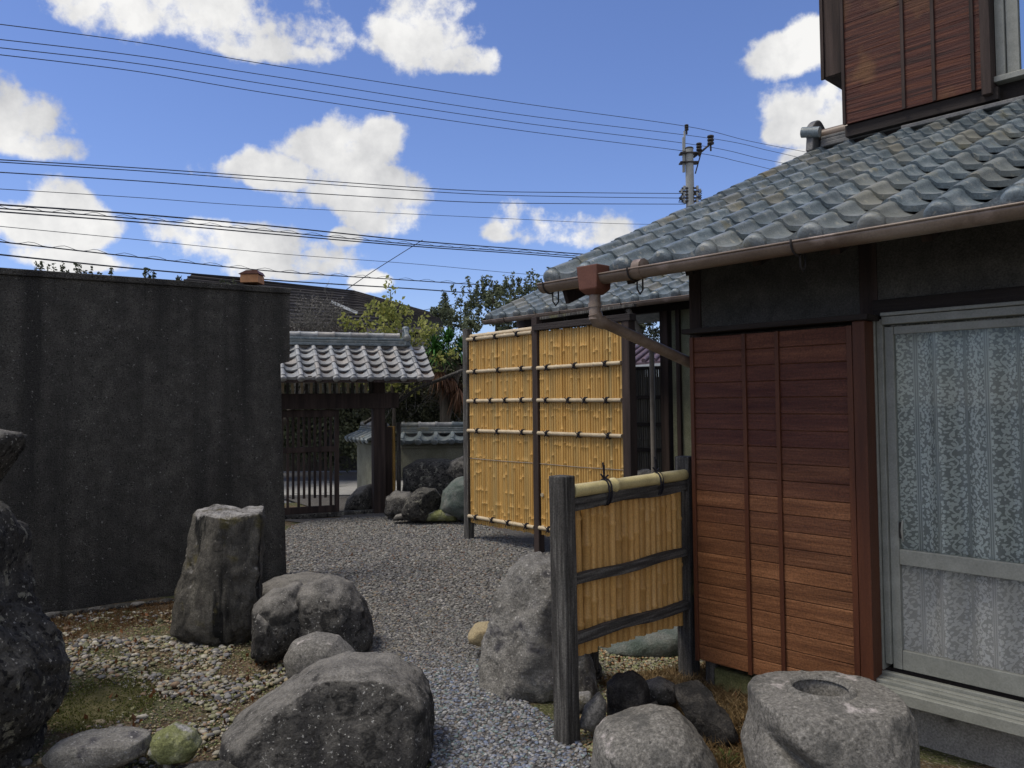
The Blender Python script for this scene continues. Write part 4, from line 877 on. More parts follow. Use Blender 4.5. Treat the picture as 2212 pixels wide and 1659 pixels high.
rock('upright_rock', [(1035, 1500), (1040, 1400), (1062, 1330), (1085, 1262), (1120, 1215), (1160, 1202), (1215, 1225), (1255, 1330), (1275, 1420), (1290, 1480), (1230, 1530), (1110, 1535), (1050, 1525)], 4.75, .3, 'rock_pale',
     'tall pale upright rock behind the left post of the low bamboo fence', 'rock', 6, .07, 2.3, .6, 31, cuts=((-.8, -.7, .25, .62), (.5, -1, .1, .75)))
rock('tan_slab', [(1010, 1372), (1030, 1345), (1062, 1335), (1075, 1385), (1050, 1395), (1014, 1385)], 5.25, .12, 'rock_tan', 'flat tan slab on the gravel behind the pale upright rock', 'slab', 4, .03, 3, .5, 33, cuts=((0, 0, 1, .3),))
rock('sloping_rock', [(1290, 1395), (1340, 1360), (1400, 1345), (1478, 1338), (1500, 1370), (1480, 1405), (1380, 1415)], 5.5, .3, 'rock_green', 'sloping grey green rock under the low bamboo fence', 'rock', 5, .04, 2.4, .7, 35)
rock('dark_stone', [(1313, 1545), (1312, 1480), (1335, 1458), (1370, 1452), (1398, 1475), (1405, 1520), (1380, 1552), (1335, 1560)], 4.15, .10, 'lava', 'squat charcoal black stone lump behind the speckled boulder', 'rock', 5, .07, 2.4, .6, 37, cuts=((-.6, -.8, 0, .75),))
rock('dark_stone', [(1345, 1575), (1370, 1545), (1420, 1515), (1426, 1535), (1400, 1560), (1360, 1585)], 4.0, .05, 'lava', 'thin charcoal chip leaning on the squat black stone', 'rock', 4, .05, 3, .6, 38)
rock('round_stone', [(1250, 1570), (1262, 1530), (1295, 1495), (1310, 1515), (1308, 1550), (1282, 1580)], 4.0, .07, 'rock_granite', 'small oval tan grey stone to the right of the near fence post', 'rock', 4, .04, 2.4, .8, 40)
rock('round_stone', [(1235, 1530), (1245, 1500), (1275, 1495), (1290, 1515), (1270, 1545)], 4.15, .07, 'rock_standing', 'small reddish grey stone behind the near fence post', 'rock', 4, .04, 2.4, .8, 41)
rock('round_stone', [(1385, 1510), (1395, 1475), (1430, 1465), (1460, 1480), (1458, 1512), (1420, 1525)], 4.35, .10, 'rock', 'half buried grey stone between the two black stones', 'rock', 4, .03, 2.4, .8, 42)
rock('lava_slab', [(1458, 1490), (1515, 1478), (1540, 1500), (1550, 1530), (1575, 1545), (1592, 1592), (1560, 1606), (1518, 1600), (1490, 1565), (1466, 1520)], 3.98, .15, 'lava', 'long rough black stone slab lying between the boulder and the basin', 'rock', 5, .05, 2.6, .4, 44, cuts=((.1, -.75, 1, .42), (-.6, -1, 0, .62)))
rock('boulder', [(1278, 1700), (1285, 1590), (1310, 1565), (1370, 1548), (1420, 1534), (1470, 1545), (1510, 1580), (1545, 1640), (1560, 1720), (1420, 1760)], 3.5, .26, 'rock_granite', 'pale speckled round boulder at the bottom edge below the low fence', 'rock', 6, .03, 2, .8, 46)
rock('foot_stone', [(1220, 1475), (1240, 1420), (1275, 1400), (1300, 1440), (1290, 1480)], 4.9, .12, 'rock_dark', 'dark stone in the shade under the low bamboo fence', 'rock', 4, .06, 3, .7, 48)
# stone basin
bz = .56; bc = gnd(1772, 1489, bz)
ob = rock('stone_basin', [(1632, 1560), (1632, 1500), (1658, 1468), (1706, 1446), (1790, 1440), (1875, 1450), (1918, 1475), (1944, 1520), (1950, 1580), (1950, 1760), (1800, 1900), (1650, 1850), (1615, 1620)], bc.y, .33, 'rock_granite',
          'rounded granite water basin with a round hollow in front of the shutter box', 'stone basin', 7, .025, 1.8, .72, 50, cuts=((-.5, -.8, -.35, .86), (.7, -.7, .1, 1.0), (0, 0, 1, .86)), hole=(bc.x, bc.y, .112, bz, .075), groove=(tuple(at(1608, 1545, 3.05)), tuple(at(1790, 1670, 3.05)), .028, .11))
mb = MB(); n = 40
rg = [(.103, .002), (.110, .014), (.120, .016), (.130, .010), (.142, -.02)]
vs = [Vector((bc.x + math.cos(2 * math.pi * k / n) * r_, bc.y + math.sin(2 * math.pi * k / n) * r_, bz + h_)) for r_, h_ in rg for k in range(n)]
mb.add(vs, [(i * n + k, (i + 1) * n + k, (i + 1) * n + (k + 1) % n, i * n + (k + 1) % n) for i in range(len(rg) - 1) for k in range(n)], True)
mb.build('rim', 'rock_granite', ob)
# short stake
mb = MB(); q = gnd(1283, 1468); mb.tube([q, q + ZZ * .14, q + ZZ * .27], [.034, .032, .033], 10); o = mb.build('stake', 'wood_grey', None); tag(o, 'short round wooden stake under the left end of the low fence', 'stake')
# grass tufts
def tuft(x, y, n, h, label, m='straw'):
    q = gnd(x, y); vs = []; fs = []
    for i in range(n):
        a = random.uniform(0, 6.28); l = h * random.uniform(.5, 1.1); s = Vector((math.cos(a), math.sin(a), 0)); p = q + s * .02
        w = Vector((-s.y, s.x, 0)) * .0022; o = len(vs); e = s * l * random.uniform(.3, .9)
        vs += [p - w, p + w, p + e * .5 + ZZ * l * .7 + w * .7, p + e * .5 + ZZ * l * .7 - w * .7, p + e + ZZ * l * .75]; fs += [(o, o + 1, o + 2), (o, o + 2, o + 3), (o + 3, o + 2, o + 4)]
    v = np.array([tuple(p) for p in vs]); o = np_object('grass_tuft', v, np.array(fs), m, None, np.repeat(rng.uniform(.5, 1.2, (len(v) // 5, 1)), 5, 0) * np.ones((1, 3)), False, tuple(q)); tag(o, label, 'grass tuft')
tuft(1262, 1482, 60, .12, 'dry pale grass tuft between the near fence post and the stake'); tuft(1575, 1655, 50, .08, 'green grass tuft at the foot of the stone basin', 'grassy'); tuft(310, 1640, 30, .05, 'small dry tuft between the flat slab and the mossy stone')
tuft(1545, 1610, 40, .09, 'dry grass tuft by the end of the long black slab'); tuft(455, 1385, 30, .06, 'small green tuft at the foot of the standing stone', 'grassy')

# ------------------------------------------------------------------ gate
GD = Vector((1, .4, 0)).normalized(); GN = Vector((GD.y, -GD.x, 0)); GP = gnd(818, 1108); 
def GQ(t, d, z): return GP - GD * t + GN * d + ZZ * z        # t runs left from the right-hand post
def gbox(mb, t0, t1, d0, d1, z0, z1): return mb.obox(GQ((t0 + t1) / 2, (d0 + d1) / 2, (z0 + z1) / 2), GD * (t1 - t0) / 2, GN * (d1 - d0) / 2, ZZ * (z1 - z0) / 2)
gate = thing('roofed_gate', 'small roofed garden gate with dark posts, lattice door and pale grey tiles', 'gate', GQ(1, 0, 0))
for t in (0, 2.0): mb = MB(); gbox(mb, t - .09, t + .09, -.09, .09, 0, 2.02); mb.build('gate_post', 'wood_dark', gate, .008)
mb = MB(); gbox(mb, -.27, -.15, -.35, -.23, 0, 1.3); mb.build('gate_post', 'wood_dark', gate, .006, label='shorter dark post behind the right gate post')
mb = MB(); gbox(mb, -.30, 2.3, -.07, .11, 1.60, 1.83); mb.build('lintel', 'wood_dark', gate, .006)
mb = MB(); gbox(mb, -.15, 2.15, -.08, .08, 2.0, 2.12); mb.build('beam', 'wood_dark', gate, .006)
for i in range(26): t = .12 + i * .068; mb = MB(); gbox(mb, t - .018, t + .018, -.02, .015, 1.83, 2.0 - (i % 3) * .01); mb.build('slat', 'bamboo_pole' if i % 2 else 'wood_grey', gate)
for t in (.3, 1.1, 1.9): mb = MB(); mb.beam(GQ(t, .62, 2.04), GQ(t, 0, 2.14), .06, .06); mb.build('rafter', 'wood_dark', gate)
mb = MB(); gbox(mb, -.02, 2.0, -.06, .06, -.01, .06); mb.build('threshold', 'rock_dark', gate, .01)
door = MB(); gbox(door, .60, .665, -.03, .03, .06, 1.59); gbox(door, 1.9, 1.96, -.03, .03, .06, 1.59); gbox(door, .665, 1.9, -.03, .03, .06, .16); gbox(door, .665, 1.9, -.03, .03, .96, 1.04); gbox(door, .665, 1.9, -.03, .03, 1.48, 1.59)
dr = door.build('lattice_door', 'wood_dark', gate, .003)
for i in range(15): t = .72 + i * .078; mb = MB(); gbox(mb, t - .018, t + .018, -.015, .015, .16 + .12 * (i % 2), .96); gbox(mb, t - .018, t + .018, -.015, .015, 1.04, 1.48); mb.build('bar', 'wood_dark', dr)
# gate roof
gsl = math.atan2(.50, .62); GU = (-GN * math.cos(gsl) + ZZ * math.sin(gsl)).normalized(); gw = .245; ge = .158
GR = GQ(-.70, .64, 2.06)                         # right end of the eave
tiled_slope(gate, GR - GD * gw * 13, GD, GU, 13, 5, gw, ge, 'tile_pale', .003)
mb = MB(); e0, e1 = GQ(-.68, .62, 2.03), GQ(2.3, .62, 2.03); mb.prism([e0, e1, e1 + GU * .8, e0 + GU * .8], -ZZ * .05); mb.build('roof_board', 'wood_dark', gate)
mb = MB(); r0, r1 = GQ(-.68, .02, 2.55), GQ(2.3, .02, 2.55); mb.prism([r0, r1, r1 - GN * .62 - ZZ * .5, r0 - GN * .62 - ZZ * .5], -ZZ * .05); mb.build('back_slope', 'tile_pale', gate)
ry = .0
for q, (w_, h_) in enumerate(((.20, .04), (.17, .035), (.15, .035))): mb = MB(); mb.beam(GQ(-.50, ry, 2.57 + q * .042), GQ(2.3, ry, 2.57 + q * .042), w_, h_); mb.build('ridge_tile', 'tile', gate, .006)
for i in range(11):
    mb = MB(); a_, b_ = GQ(-.34 + i * .25, ry, 2.71), GQ(-.34 + i * .25 + .255, ry, 2.71); mb.tube([a_, a_.lerp(b_, .12), a_.lerp(b_, .14), b_], [.052, .052, .044, .044], 12); mb.build('ridge_cap', 'tile_pale', gate)
c = GQ(-.40, ry, 2.66); mb = MB(); mb.prism([c + GN * x_ + ZZ * z_ for x_, z_ in ((-.13, -.1), (.13, -.1), (.14, .02), (.09, .1), (.05, .17), (-.05, .17), (-.09, .1), (-.14, .02))], GD * .07); on = mb.build('ridge_end_ornament', 'tile', gate, .012)
mb = MB(); mb.disc(c + GD * .04 + ZZ * .13 , ZZ, .055, .05, 12, .03); mb.build('boss', 'tile', on)
mb = MB(); mb.disc(c + GN * .1 + ZZ * .02 + GD * .03, GN, .055, .05, 12, .03); mb.build('boss', 'tile', on)
# narrow bamboo side fence next to the gate post
nf = thing('side_fence', 'narrow strip of yellow bamboo fence between the gate post and the tiled wall', 'fence', at(845, 1060, 12.8))
bq = at(846, 1060, 12.75); bq.z = 0
for i in range(3): mb = MB(); bamboo(mb, bq + Vector((-.04 + i * .042, 0, 0)), bq + Vector((-.04 + i * .042, 0, 1.3)), .02, [.2, .45, .75], 8); mb.build('cane', 'bamboo', nf)
for dx in (-.10, .12): mb = MB(); mb.obox(bq + Vector((dx, -.02, .68)), (.03, 0, 0), (0, .035, 0), (0, 0, .68)); mb.build('post', 'wood_grey' if dx > 0 else 'wood_dark', nf, .004)

# ------------------------------------------------------------------ tiled garden wall
def tiled_wall(p0, p1, top, label, body_lo, fn, wd=.2725):
    xd = (p1 - p0).normalized(); L_ = (p1 - p0).length
    tw_ = thing('tiled_wall', label, 'wall', (p0 + p1) / 2)
    mb = MB(); mb.obox((p0 + p1) / 2 + ZZ * ((top - .3 + body_lo) / 2), xd * L_ / 2, fn * .12, ZZ * (top - .3 - body_lo) / 2); mb.build('wall_body', 'plaster', tw_)
    for k in range(2): mb = MB(); mb.obox((p0 + p1) / 2 + ZZ * (top - .30 - k * .055 - .022), xd * L_ / 2, fn * (.17 - k * .025), ZZ * .020); mb.build('moulding', 'plaster', tw_, .004)
    up_ = (-fn * .9 + ZZ * .42).normalized(); n = int(L_ / wd)
    tiled_slope(tw_, p0 + fn * .30 + ZZ * (top - .26), xd, up_, n, 1, wd, .22, 'tile')
    bk = (fn * .9 + ZZ * .42).normalized()
    mb = MB(); mb.prism([p0 + ZZ * (top - .13), p1 + ZZ * (top - .13), p1 - fn * .3 + ZZ * (top - .27), p0 - fn * .3 + ZZ * (top - .27)], ZZ * -.03); mb.build('back_slope', 'tile', tw_)
    for q, w_ in enumerate((.2, .17, .14)): mb = MB(); mb.beam(p0 + ZZ * (top - .14 + q * .034), p1 + ZZ * (top - .14 + q * .034), w_, .028); mb.build('ridge_tile', 'tile', tw_, .004)
    n = int(L_ / .26)
    for i in range(n):
        a_, b_ = p0 + xd * (L_ * i / n) + ZZ * (top - .02), p0 + xd * (L_ * (i + 1) / n) + ZZ * (top - .02)
        mb = MB(); mb.tube([a_, a_.lerp(b_, .14), a_.lerp(b_, .16), b_], [.058, .058, .046, .046], 12); mb.build('ridge_cap', 'tile_pale' if i % 3 else 'tile', tw_)
    return tw_
w0 = at(868, 920, 13.2); topz = w0.z + .03; w0.z = 0; w1 = at(1120, 918, 13.2); w1.z = 0
tiled_wall(w0, w1, topz, 'low plastered wall capped with grey tiles between the gate and the screen', .45, Vector((0, -1, 0)))
wa = at(835, 920, 13.1); wa.z = 0; wb_ = at(785, 930, 14.4); wb_.z = 0; xd_ = (wb_ - wa).normalized()
tiled_wall(wb_, wa, topz, 'short tiled wall with pale plaster seen through the gate opening', .0, Vector((xd_.y, -xd_.x, 0)) if xd_.y * -1 < 0 and False else Vector((-xd_.y, xd_.x, 0)))

# rocks beside the gate
gr_ = 'rocks beside the gate'
rock('gate_rock', [(745, 1105), (752, 1075), (775, 1052), (800, 1045), (815, 1070), (812, 1108)], 12.4, .35, 'rock', 'dark rock left of the gate post by the pale wall foot', 'rock', 4, .06, 2.6, .7, 61)
rock('gate_rock', [(832, 1110), (836, 1072), (850, 1060), (885, 1064), (900, 1085), (895, 1118), (855, 1122)], 11.4, .3, 'rock', 'light rounded rock just right of the gate post', 'rock', 4, .06, 2.6, .7, 62)
rock('gate_rock', [(868, 1110), (878, 1075), (905, 1055), (940, 1056), (955, 1075), (952, 1100), (930, 1127), (885, 1122)], 11.0, .32, 'rock_dark', 'dark angular boulder with a lighter top right of the gate', 'rock', 5, .06, 2.4, .55, 63, cuts=((.8, -.6, -.1, .6),))
rock('gate_rock', [(950, 1100), (958, 1060), (985, 1032), (1020, 1025), (1050, 1060), (1050, 1115), (1000, 1120), (965, 1112)], 11.0, .35, 'rock_green', 'greenish boulder at the foot of the screen end post', 'rock', 5, .05, 2.4, .65, 64)
rock('gate_rock', [(870, 1060), (872, 1010), (900, 992), (960, 990), (1005, 1005), (1040, 1060), (960, 1080)], 12.3, .35, 'rock_dark', 'broad dark rock under the tiled wall, behind the others', 'rock', 4, .06, 2.4, .6, 65)
rock('gate_rock', [(965, 1020), (975, 995), (1000, 985), (1030, 1000), (1030, 1050), (1000, 1060)], 12.0, .3, 'rock', 'pale veined rock beside the screen below the tiled wall', 'rock', 4, .06, 2.4, .6, 66)
rock('gate_rock', [(915, 1125), (925, 1108), (955, 1098), (985, 1108), (990, 1125)], 10.9, .15, 'rock_moss', 'low mossy stone at the edge of the gravel before the gate', 'rock', 4, .06, 2.4, .8, 67)
rock('gate_rock', [(845, 1125), (855, 1112), (875, 1108), (885, 1122)], 10.9, .1, 'rock', 'smallest stone at the gravel edge beside the gate post', 'rock', 3, .06, 2.4, .8, 68)
rock('gate_rock', [(1368, 1040), (1375, 1018), (1400, 1012), (1420, 1025), (1425, 1045)], 10.0, .2, 'rock_pale', 'pale stone beyond the low fence rail beside the porch post', 'rock', 3, .06, 2.4, .8, 69)

# ------------------------------------------------------------------ neighbour's house beyond the gate
A = lambda x, y, Y: at(x, y, Y)
nb_h = thing('far_house', 'dark roofed house beyond the gate with a long sloping roof', 'house', Vector((-5, 24, 0)))
r0, r1 = A(417, 590, 19), A(764, 628, 23); r2 = A(958, 684, 22.2); r2b = r2 - Vector((0, 0, .0))
e0 = A(300, 690, 14.5); e1 = A(790, 700, 17.5)
roofm = pmat('far_roof', [(.03, .027, .026), (.05, .044, .042)], 3, 6, .7, .9, 6, ms=(1, 1, 8))
M['far_roof'] = roofm
mb = MB(); mb.prism([r0, r1, e1, e0], ZZ * -.12); mb.build('roof_slope', 'far_roof', nb_h)
e2 = A(958, 700, 20.5)
mb = MB(); mb.prism([r1 + ZZ * .002, r2, e2, e1 + ZZ * .002], ZZ * -.12); mb.build('roof_slope', 'far_roof', nb_h)
for k in range(12):
    for (a_, b_, c_, d_) in ((r0, r1, e0, e1), (r1, r2, e1, e2)):
        t = (k + .5) / 12; mb = MB(); mb.beam(a_.lerp(c_, t) + ZZ * .02, b_.lerp(d_, t) + ZZ * .02, .05, .04); mb.build('roof_course', 'far_roof', nb_h)
mb = MB(); mb.beam(A(716, 652, 16.9), A(772, 676, 16.9), .05, .06); mb.build('eave_gutter', 'white_frame', nb_h)
mb = MB(); mb.beam(e0 - ZZ * .15, e1 - ZZ * .15, .05, .14); mb.build('fascia', 'wood_dark', nb_h)
mb = MB(); mb.beam(e1 - ZZ * .15, e2 - ZZ * .15, .05, .12); mb.build('fascia', 'gutter', nb_h)
mb = MB(); fx0, fx1 = A(560, 700, 19.6), A(945, 700, 19.6); mb.obox(Vector(((fx0.x + fx1.x) / 2, 19.6, 1.75)), ((fx1.x - fx0.x) / 2, 0, 0), (0, .1, 0), (0, 0, 1.75)); mb.build('wall', 'stucco_dark', nb_h)
cb = A(545, 600, 19.6)
mb = MB(); mb.obox(cb + ZZ * -.05, (.22, 0, 0), (0, .25, 0), (0, 0, .10)); mb.build('chimney', 'orange', nb_h, .01)
mb = MB(); mb.prism([cb + Vector((-.26, -.28, .06)), cb + Vector((.26, -.28, .06)), cb + Vector((.20, -.28, .15)), cb + Vector((-.06, -.28, .15))], Vector((0, .5, 0))); mb.build('chimney_cap', 'gutter_red', nb_h)
fz = thing('far_shed', 'grey shed window and eave behind the yellow green sapling', 'shed', A(930, 800, 17))
p = A(925, 745, 17); mb = MB(); mb.obox(Vector((p.x, 17.6, p.z / 2 - .2)), (.75, 0, 0), (0, .5, 0), (0, 0, p.z / 2 - .2)); mb.build('wall', 'stucco_dark', fz)
mb = MB(); mb.obox(A(905, 755, 17), (.3, 0, 0), (0, .03, 0), (0, 0, .25)); mb.build('window', 'asphalt', fz)
mb = MB(); mb.beam(A(870, 772, 16.9), A(985, 765, 16.9), .3, .05); mb.build('eave', 'concrete', fz)
mb = MB(); mb.beam(A(880, 788, 16.5), A(975, 775, 16.5), .3, .06); mb.build('eave', 'gutter_red', fz)

# ------------------------------------------------------------------ trees and shrubs beyond
def plant(name, label, base, cat, group=None): return thing(name, label, cat, base, group)
# bare twiggy shrub behind the wall end
b = A(600, 900, 14); b.z = 0; pl = plant('bare_shrub', 'grey leafless twiggy shrub above the gate roof beside the wall end', b, 'shrub')
mb = MB()
for i in range(26): branchy(mb, b + Vector((.74 + random.uniform(-.5, .5), random.uniform(-.3, .3), random.uniform(1.4, 2.6))), (random.gauss(0, .6), random.gauss(0, .3), 1), .6, .012, 4, .7, 3, .0)
mb.build('branches', 'twig', pl)
mb = MB(); mb.tube([b, b + ZZ * 1.2, b + ZZ * 2.2 + Vector((.6, 0, 0))], [.07, .06, .04], 8); mb.build('trunk', 'bark', pl)
leaves('foliage', clumps((b.x + .74, b.y, 2.75), (.65, .4, .85), 90, 90, (.18, .18, .18)), .02, 'twig', pl, ((1.3, 1.25, 1.2), (.4, .4, .4)), loc=tuple(b))
# sapling
b = A(845, 870, 13.6); b.z = 0; pl = plant('sapling', 'yellow green leafy sapling rising above the gate roof', b, 'tree')
mb = MB(); mb.tube([b, b + Vector((.05, 0, 1.5)), b + Vector((-.03, 0, 2.6)), b + Vector((.0, 0, 3.6))], [.035, .03, .02, .006], 8)
cl = []
for i in range(26):
    z = random.uniform(1.4, 3.2); a_ = random.uniform(0, 6.28); l = (3.9 - z) * random.uniform(.25, .55); p0 = b + Vector((0, 0, z)); p1 = p0 + Vector((math.cos(a_) * l, math.sin(a_) * l * .6, l * .7)); mb.tube([p0, p1], [.010, .003], 4); cl += [p0.lerp(p1, t) for t in (.4, .6, .8, 1.0, 1.08)]
for (x_, y_) in ((765, 700), (790, 680), (815, 690), (780, 730), (830, 660), (870, 665), (895, 690), (905, 720), (880, 735), (850, 700), (810, 725), (915, 705), (750, 690)): q_ = A(x_, y_, 13.6); cl += [q_ + Vector((random.gauss(0, .1), random.gauss(0, .1), random.gauss(0, .08))) for _ in range(3)]; mb.tube([b + ZZ * 1.9, q_], [.01, .003], 4)
cl += [b + Vector((random.gauss(0, .03), 0, z)) for z in np.linspace(2.8, 3.75, 9)]
mb.build('trunk', 'bark', pl)
leaves('crown', np.concatenate([blob(tuple(c), (.13, .13, .13), 12, .1) for c in cl]), .055, 'leaf_yellow', pl, ((1.3, 1.25, 1.2), (.6, .7, .6)), 1.4, loc=tuple(b))
leaves('crown', clumps((b.x - .3, b.y, 2.3), (.8, .4, .5), 30, 20, (.12, .12, .12)), .055, 'leaf_yellow', pl, ((1.3, 1.25, 1.2), (.4, .5, .4)), 1.4, loc=tuple(b))
# olive shrubs behind
b = A(1075, 800, 17); b.z = 0; pl = plant('olive_tree', 'olive green bushy tree above the tall bamboo screen', b, 'tree')
mb = MB(); mb.tube([b, b + ZZ * 2.2, b + ZZ * 3.4], [.12, .1, .04], 8); cs = []
for (x, y, Y) in ((960, 660, 17), (1000, 650, 17.3), (1040, 630, 17), (1075, 620, 17), (1100, 635, 16.6), (1145, 615, 17.2), (1180, 630, 17), (1010, 690, 16.5), (1090, 680, 16.8), (1160, 680, 16.8), (1230, 650, 17)):
    p = A(x, y + 24, Y); cs.append(clumps(tuple(p - ZZ * .1), (.4, .3, .34), 11, 70, (.13, .13, .13)))
    for k in range(7): q = p + Vector((random.uniform(-.4, .4), 0, 0)); tp = q + Vector((random.gauss(0, .12), 0, random.uniform(.25, .6))); cs += [blob(tuple(q.lerp(tp, t_)), (.06, .06, .05), 9, .1) for t_ in (.3, .5, .7, .85, 1)]; mb.tube([q, tp], [.008, .003], 3)
mb.build('trunk', 'bark', pl)
leaves('crown', np.concatenate(cs), .04, 'leaf_olive', pl, ((1.5, 1.45, 1.4), (.45, .5, .5)), 2.0, loc=tuple(b))
b = A(1385, 700, 18); b.z = 0; pl = plant('olive_tree', 'dark leafy tree seen through the gap under the porch eave', b, 'tree')
mb = MB(); mb.tube([b, b + ZZ * 3], [.1, .05], 8); mb.build('trunk', 'bark', pl)
leaves('crown', np.concatenate([clumps(tuple(A(1385, 700, 18)), (.42, .4, .62), 22, 120, (.22, .2, .22)), clumps(tuple(A(1300, 690, 18)), (.8, .4, .5), 22, 120, (.22, .2, .22))]), .045, 'leaf_olive', pl, ((.7, .7, .7), (.3, .3, .35)), 1.8, loc=tuple(b))
# yucca with a skirt of dead leaves
b = A(960, 860, 13.6); b.z = 0; pl = plant('yucca', 'spiky green yucca with a drooping skirt of red brown dead leaves beside the screen', b, 'yucca')
mb = MB(); mb.tube([b, b + ZZ * 1.3, A(955, 770, 13.6)], [.09, .08, .06], 8); mb.tube([b + ZZ * 1.2, A(992, 790, 13.7)], [.06, .05], 8); mb.build('trunk', 'bark', pl)
def blades(c, n, l, lo, hi, w=.018, droop=.3):
    out = []
    for _ in range(n):
        a_ = random.uniform(0, 6.283); e_ = random.uniform(lo, hi); d_ = np.array([math.cos(a_) * math.cos(e_), math.sin(a_) * math.cos(e_), math.sin(e_)]); ll = l * random.uniform(.7, 1.1)
        sd_ = np.cross(d_, [0, 0, 1.0]); sd_ = sd_ / (np.linalg.norm(sd_) + 1e-6) * w; c_ = np.array(tuple(c)); m_ = c_ + d_ * ll * .55; t_ = c_ + d_ * ll + np.array([0, 0, -droop * ll])
        out.append([c_ - sd_ * .5, c_ + sd_ * .5, m_ + sd_, m_ - sd_, t_])
    return out
def blade_obj(nm, B_, m, t0, t1):
    v = np.array(B_).reshape(-1, 3); k = (np.arange(len(B_)) * 5)[:, None, None]; f = (k + np.array([[0, 1, 2], [0, 2, 3], [3, 2, 4]])[None]).reshape(-1, 3)
    np_object(nm, v, f, m, pl, np.repeat(rng.uniform(t0, t1, (len(B_), 1)), 5, 0) * np.ones((1, 3)), False, tuple(b))
B_ = []
for (x, y, Y) in ((938, 758, 13.5), (968, 742, 13.6), (995, 760, 13.7), (950, 775, 13.5)): B_ += blades(A(x, y, Y), 90, .42, -.25, 1.5)
blade_obj('crown', B_, 'leaf_green', .45, 1.25)
B_ = []
for (x, y, Y) in ((950, 800, 13.5), (975, 815, 13.6), (992, 838, 13.5)): B_ += blades(A(x, y, Y), 60, .42, -1.4, -.3, .014, .35)
blade_obj('dead_leaves', B_, 'leaf_brown', .35, 1.1)
# dark hedge mass and red-brown ferns
b = A(920, 980, 14.2); b.z = 0; pl = plant('hedge', 'dark tangled hedge behind the tiled wall', b, 'hedge')
cs = [clumps(tuple(A(x, y, Y)), (.5, .4, .5), 16, 190, (.22, .2, .22)) for (x, y, Y) in ((830, 850, 14.6), (880, 850, 14.4), (930, 850, 14.4), (980, 860, 14.4), (1030, 850, 14.4), (960, 790, 14.8), (1000, 810, 14.6), (880, 900, 14.4), (960, 900, 14.2), (1060, 800, 14.6), (1100, 820, 14.6))]
leaves('foliage', np.concatenate(cs), .034, 'leaf_olive', pl, ((.95, .85, .8), (.2, .2, .2)), 1.7, loc=tuple(b))
mb = MB()
for i in range(14): branchy(mb, A(random.uniform(830, 1000), random.uniform(880, 910), 13.9), (random.gauss(0, .5), 0, 1), .35, .010, 3, .6, 3, .05)
mb.build('branches', 'twig', pl)
# hedge seen through the gate, and its street
b = A(690, 960, 17.6); b.z = 0; pl = plant('hedge', 'dark hedge across the street seen through the lattice gate door', b, 'hedge')
cs = [clumps((x, 17.6, z), (.9, .5, .55), 24, 120, (.3, .3, .3)) for x in np.arange(-9.5, -1, 1.1) for z in (.9, 1.7, 2.3)]
leaves('foliage', np.concatenate(cs), .06, 'leaf_olive', pl, ((1.2, 1.1, 1.0), (.4, .4, .4)), 1.6, loc=tuple(b))
sheet('street', [(-30, 14.6), (12, 14.6), (12, 17.2), (-30, 17.2)], -.012, 'concrete')
# weeds showing over the concrete wall
for i, (x, w_) in enumerate(((120, 45), (205, 40), (330, 30), (395, 18), (490, 24))):
    p = A(x, 585 + i * 6, 8.6); pl = plant('shrub_top', ['leafy shoots over the left end of the concrete wall', 'tallest leafy shoots over the concrete wall', 'thin shoots over the middle of the concrete wall', 'tiny shoots over the concrete wall near the far roof', 'faint shoots in front of the far roof gable'][i], Vector((p.x, 8.6, 0)), 'shrub', 'shoots showing over the concrete wall')
    mb = MB(); cs = []
    for k in range(int(w_ / 5)):
        q = A(x + random.uniform(-w_, w_) / 1.0, 600 + i * 6, 8.6); h_ = random.uniform(.05, .17) * (1 if i < 3 else .6); mb.tube([Vector((q.x, 8.6, 1.6)), q, q + ZZ * h_], [.004, .003, .002], 3)
        for z in np.linspace(0, h_, 6): cs.append(blob((q.x, q.y, q.z + z), (.025, .025, .02), 5, .1))
    mb.build('stems', 'bark', pl); leaves('foliage', np.concatenate(cs), .022, 'leaf_olive', pl, ((.8, .8, .7), (.4, .4, .4)), loc=(p.x, 8.6, 0))
# leaning pole
mb = MB(); bamboo(mb, A(905, 838, 12.6), A(1002, 799, 12.2), .028, [.3, .6], 8); mb.tube([A(905, 838, 12.6), Vector((A(905, 838, 12.6).x - .9, 12.7, 1.35))], .028, 8); o = mb.build('leaning_pole', 'wood_grey', None); tag(o, 'grey pole leaning from the gate roof to the screen end post', 'pole')

# ------------------------------------------------------------------ utility pole and wires
PB = A(1491, 440, 30); px, py_ = PB.x, PB.y; PT = A(1490, 322, 30)
up = thing('utility_pole', 'grey concrete utility pole rising behind the tiled roof', 'utility pole', Vector((px, py_, 0)))
mb = MB(); mb.tube([(px, py_, 0), (px, py_, PT.z)], [.19, .155], 16); mb.build('pole', 'pole_concrete', up)
mb = MB(); mb.disc((px, py_, PT.z), (0, 0, 1), .165, .04, 14, .04); mb.build('pole_cap', 'iron', up)
a1_, a2_ = A(1477, 372, 30), A(1481, 283, 30)
mb = MB(); mb.beam(a1_, Vector((a1_.x + .02, a1_.y, a2_.z - .25)), .09, .09); mb.tube([Vector((a1_.x + .03, a1_.y, a1_.z + .3)), Vector((a1_.x + .06, a1_.y, a2_.z))], .04, 8); mb.build('top_bracket', 'pole_concrete', up)
for y in (332, 352): q = A(1485, y, 30); mb = MB(); mb.beam(q - Vector((.3, 0, 0)), q + Vector((.4, 0, 0)), .36, .05); mb.build('band', 'iron', up)
mb = MB(); mb.tube([A(1498, 340, 30), A(1517, 326, 30), A(1533, 312, 30)], .04, 8); mb.build('cross_arm', 'iron', up)
mb = MB(); mb.tube([A(1515, 328, 30), A(1502, 375, 30)], .025, 6); mb.build('arm_brace', 'iron', up)
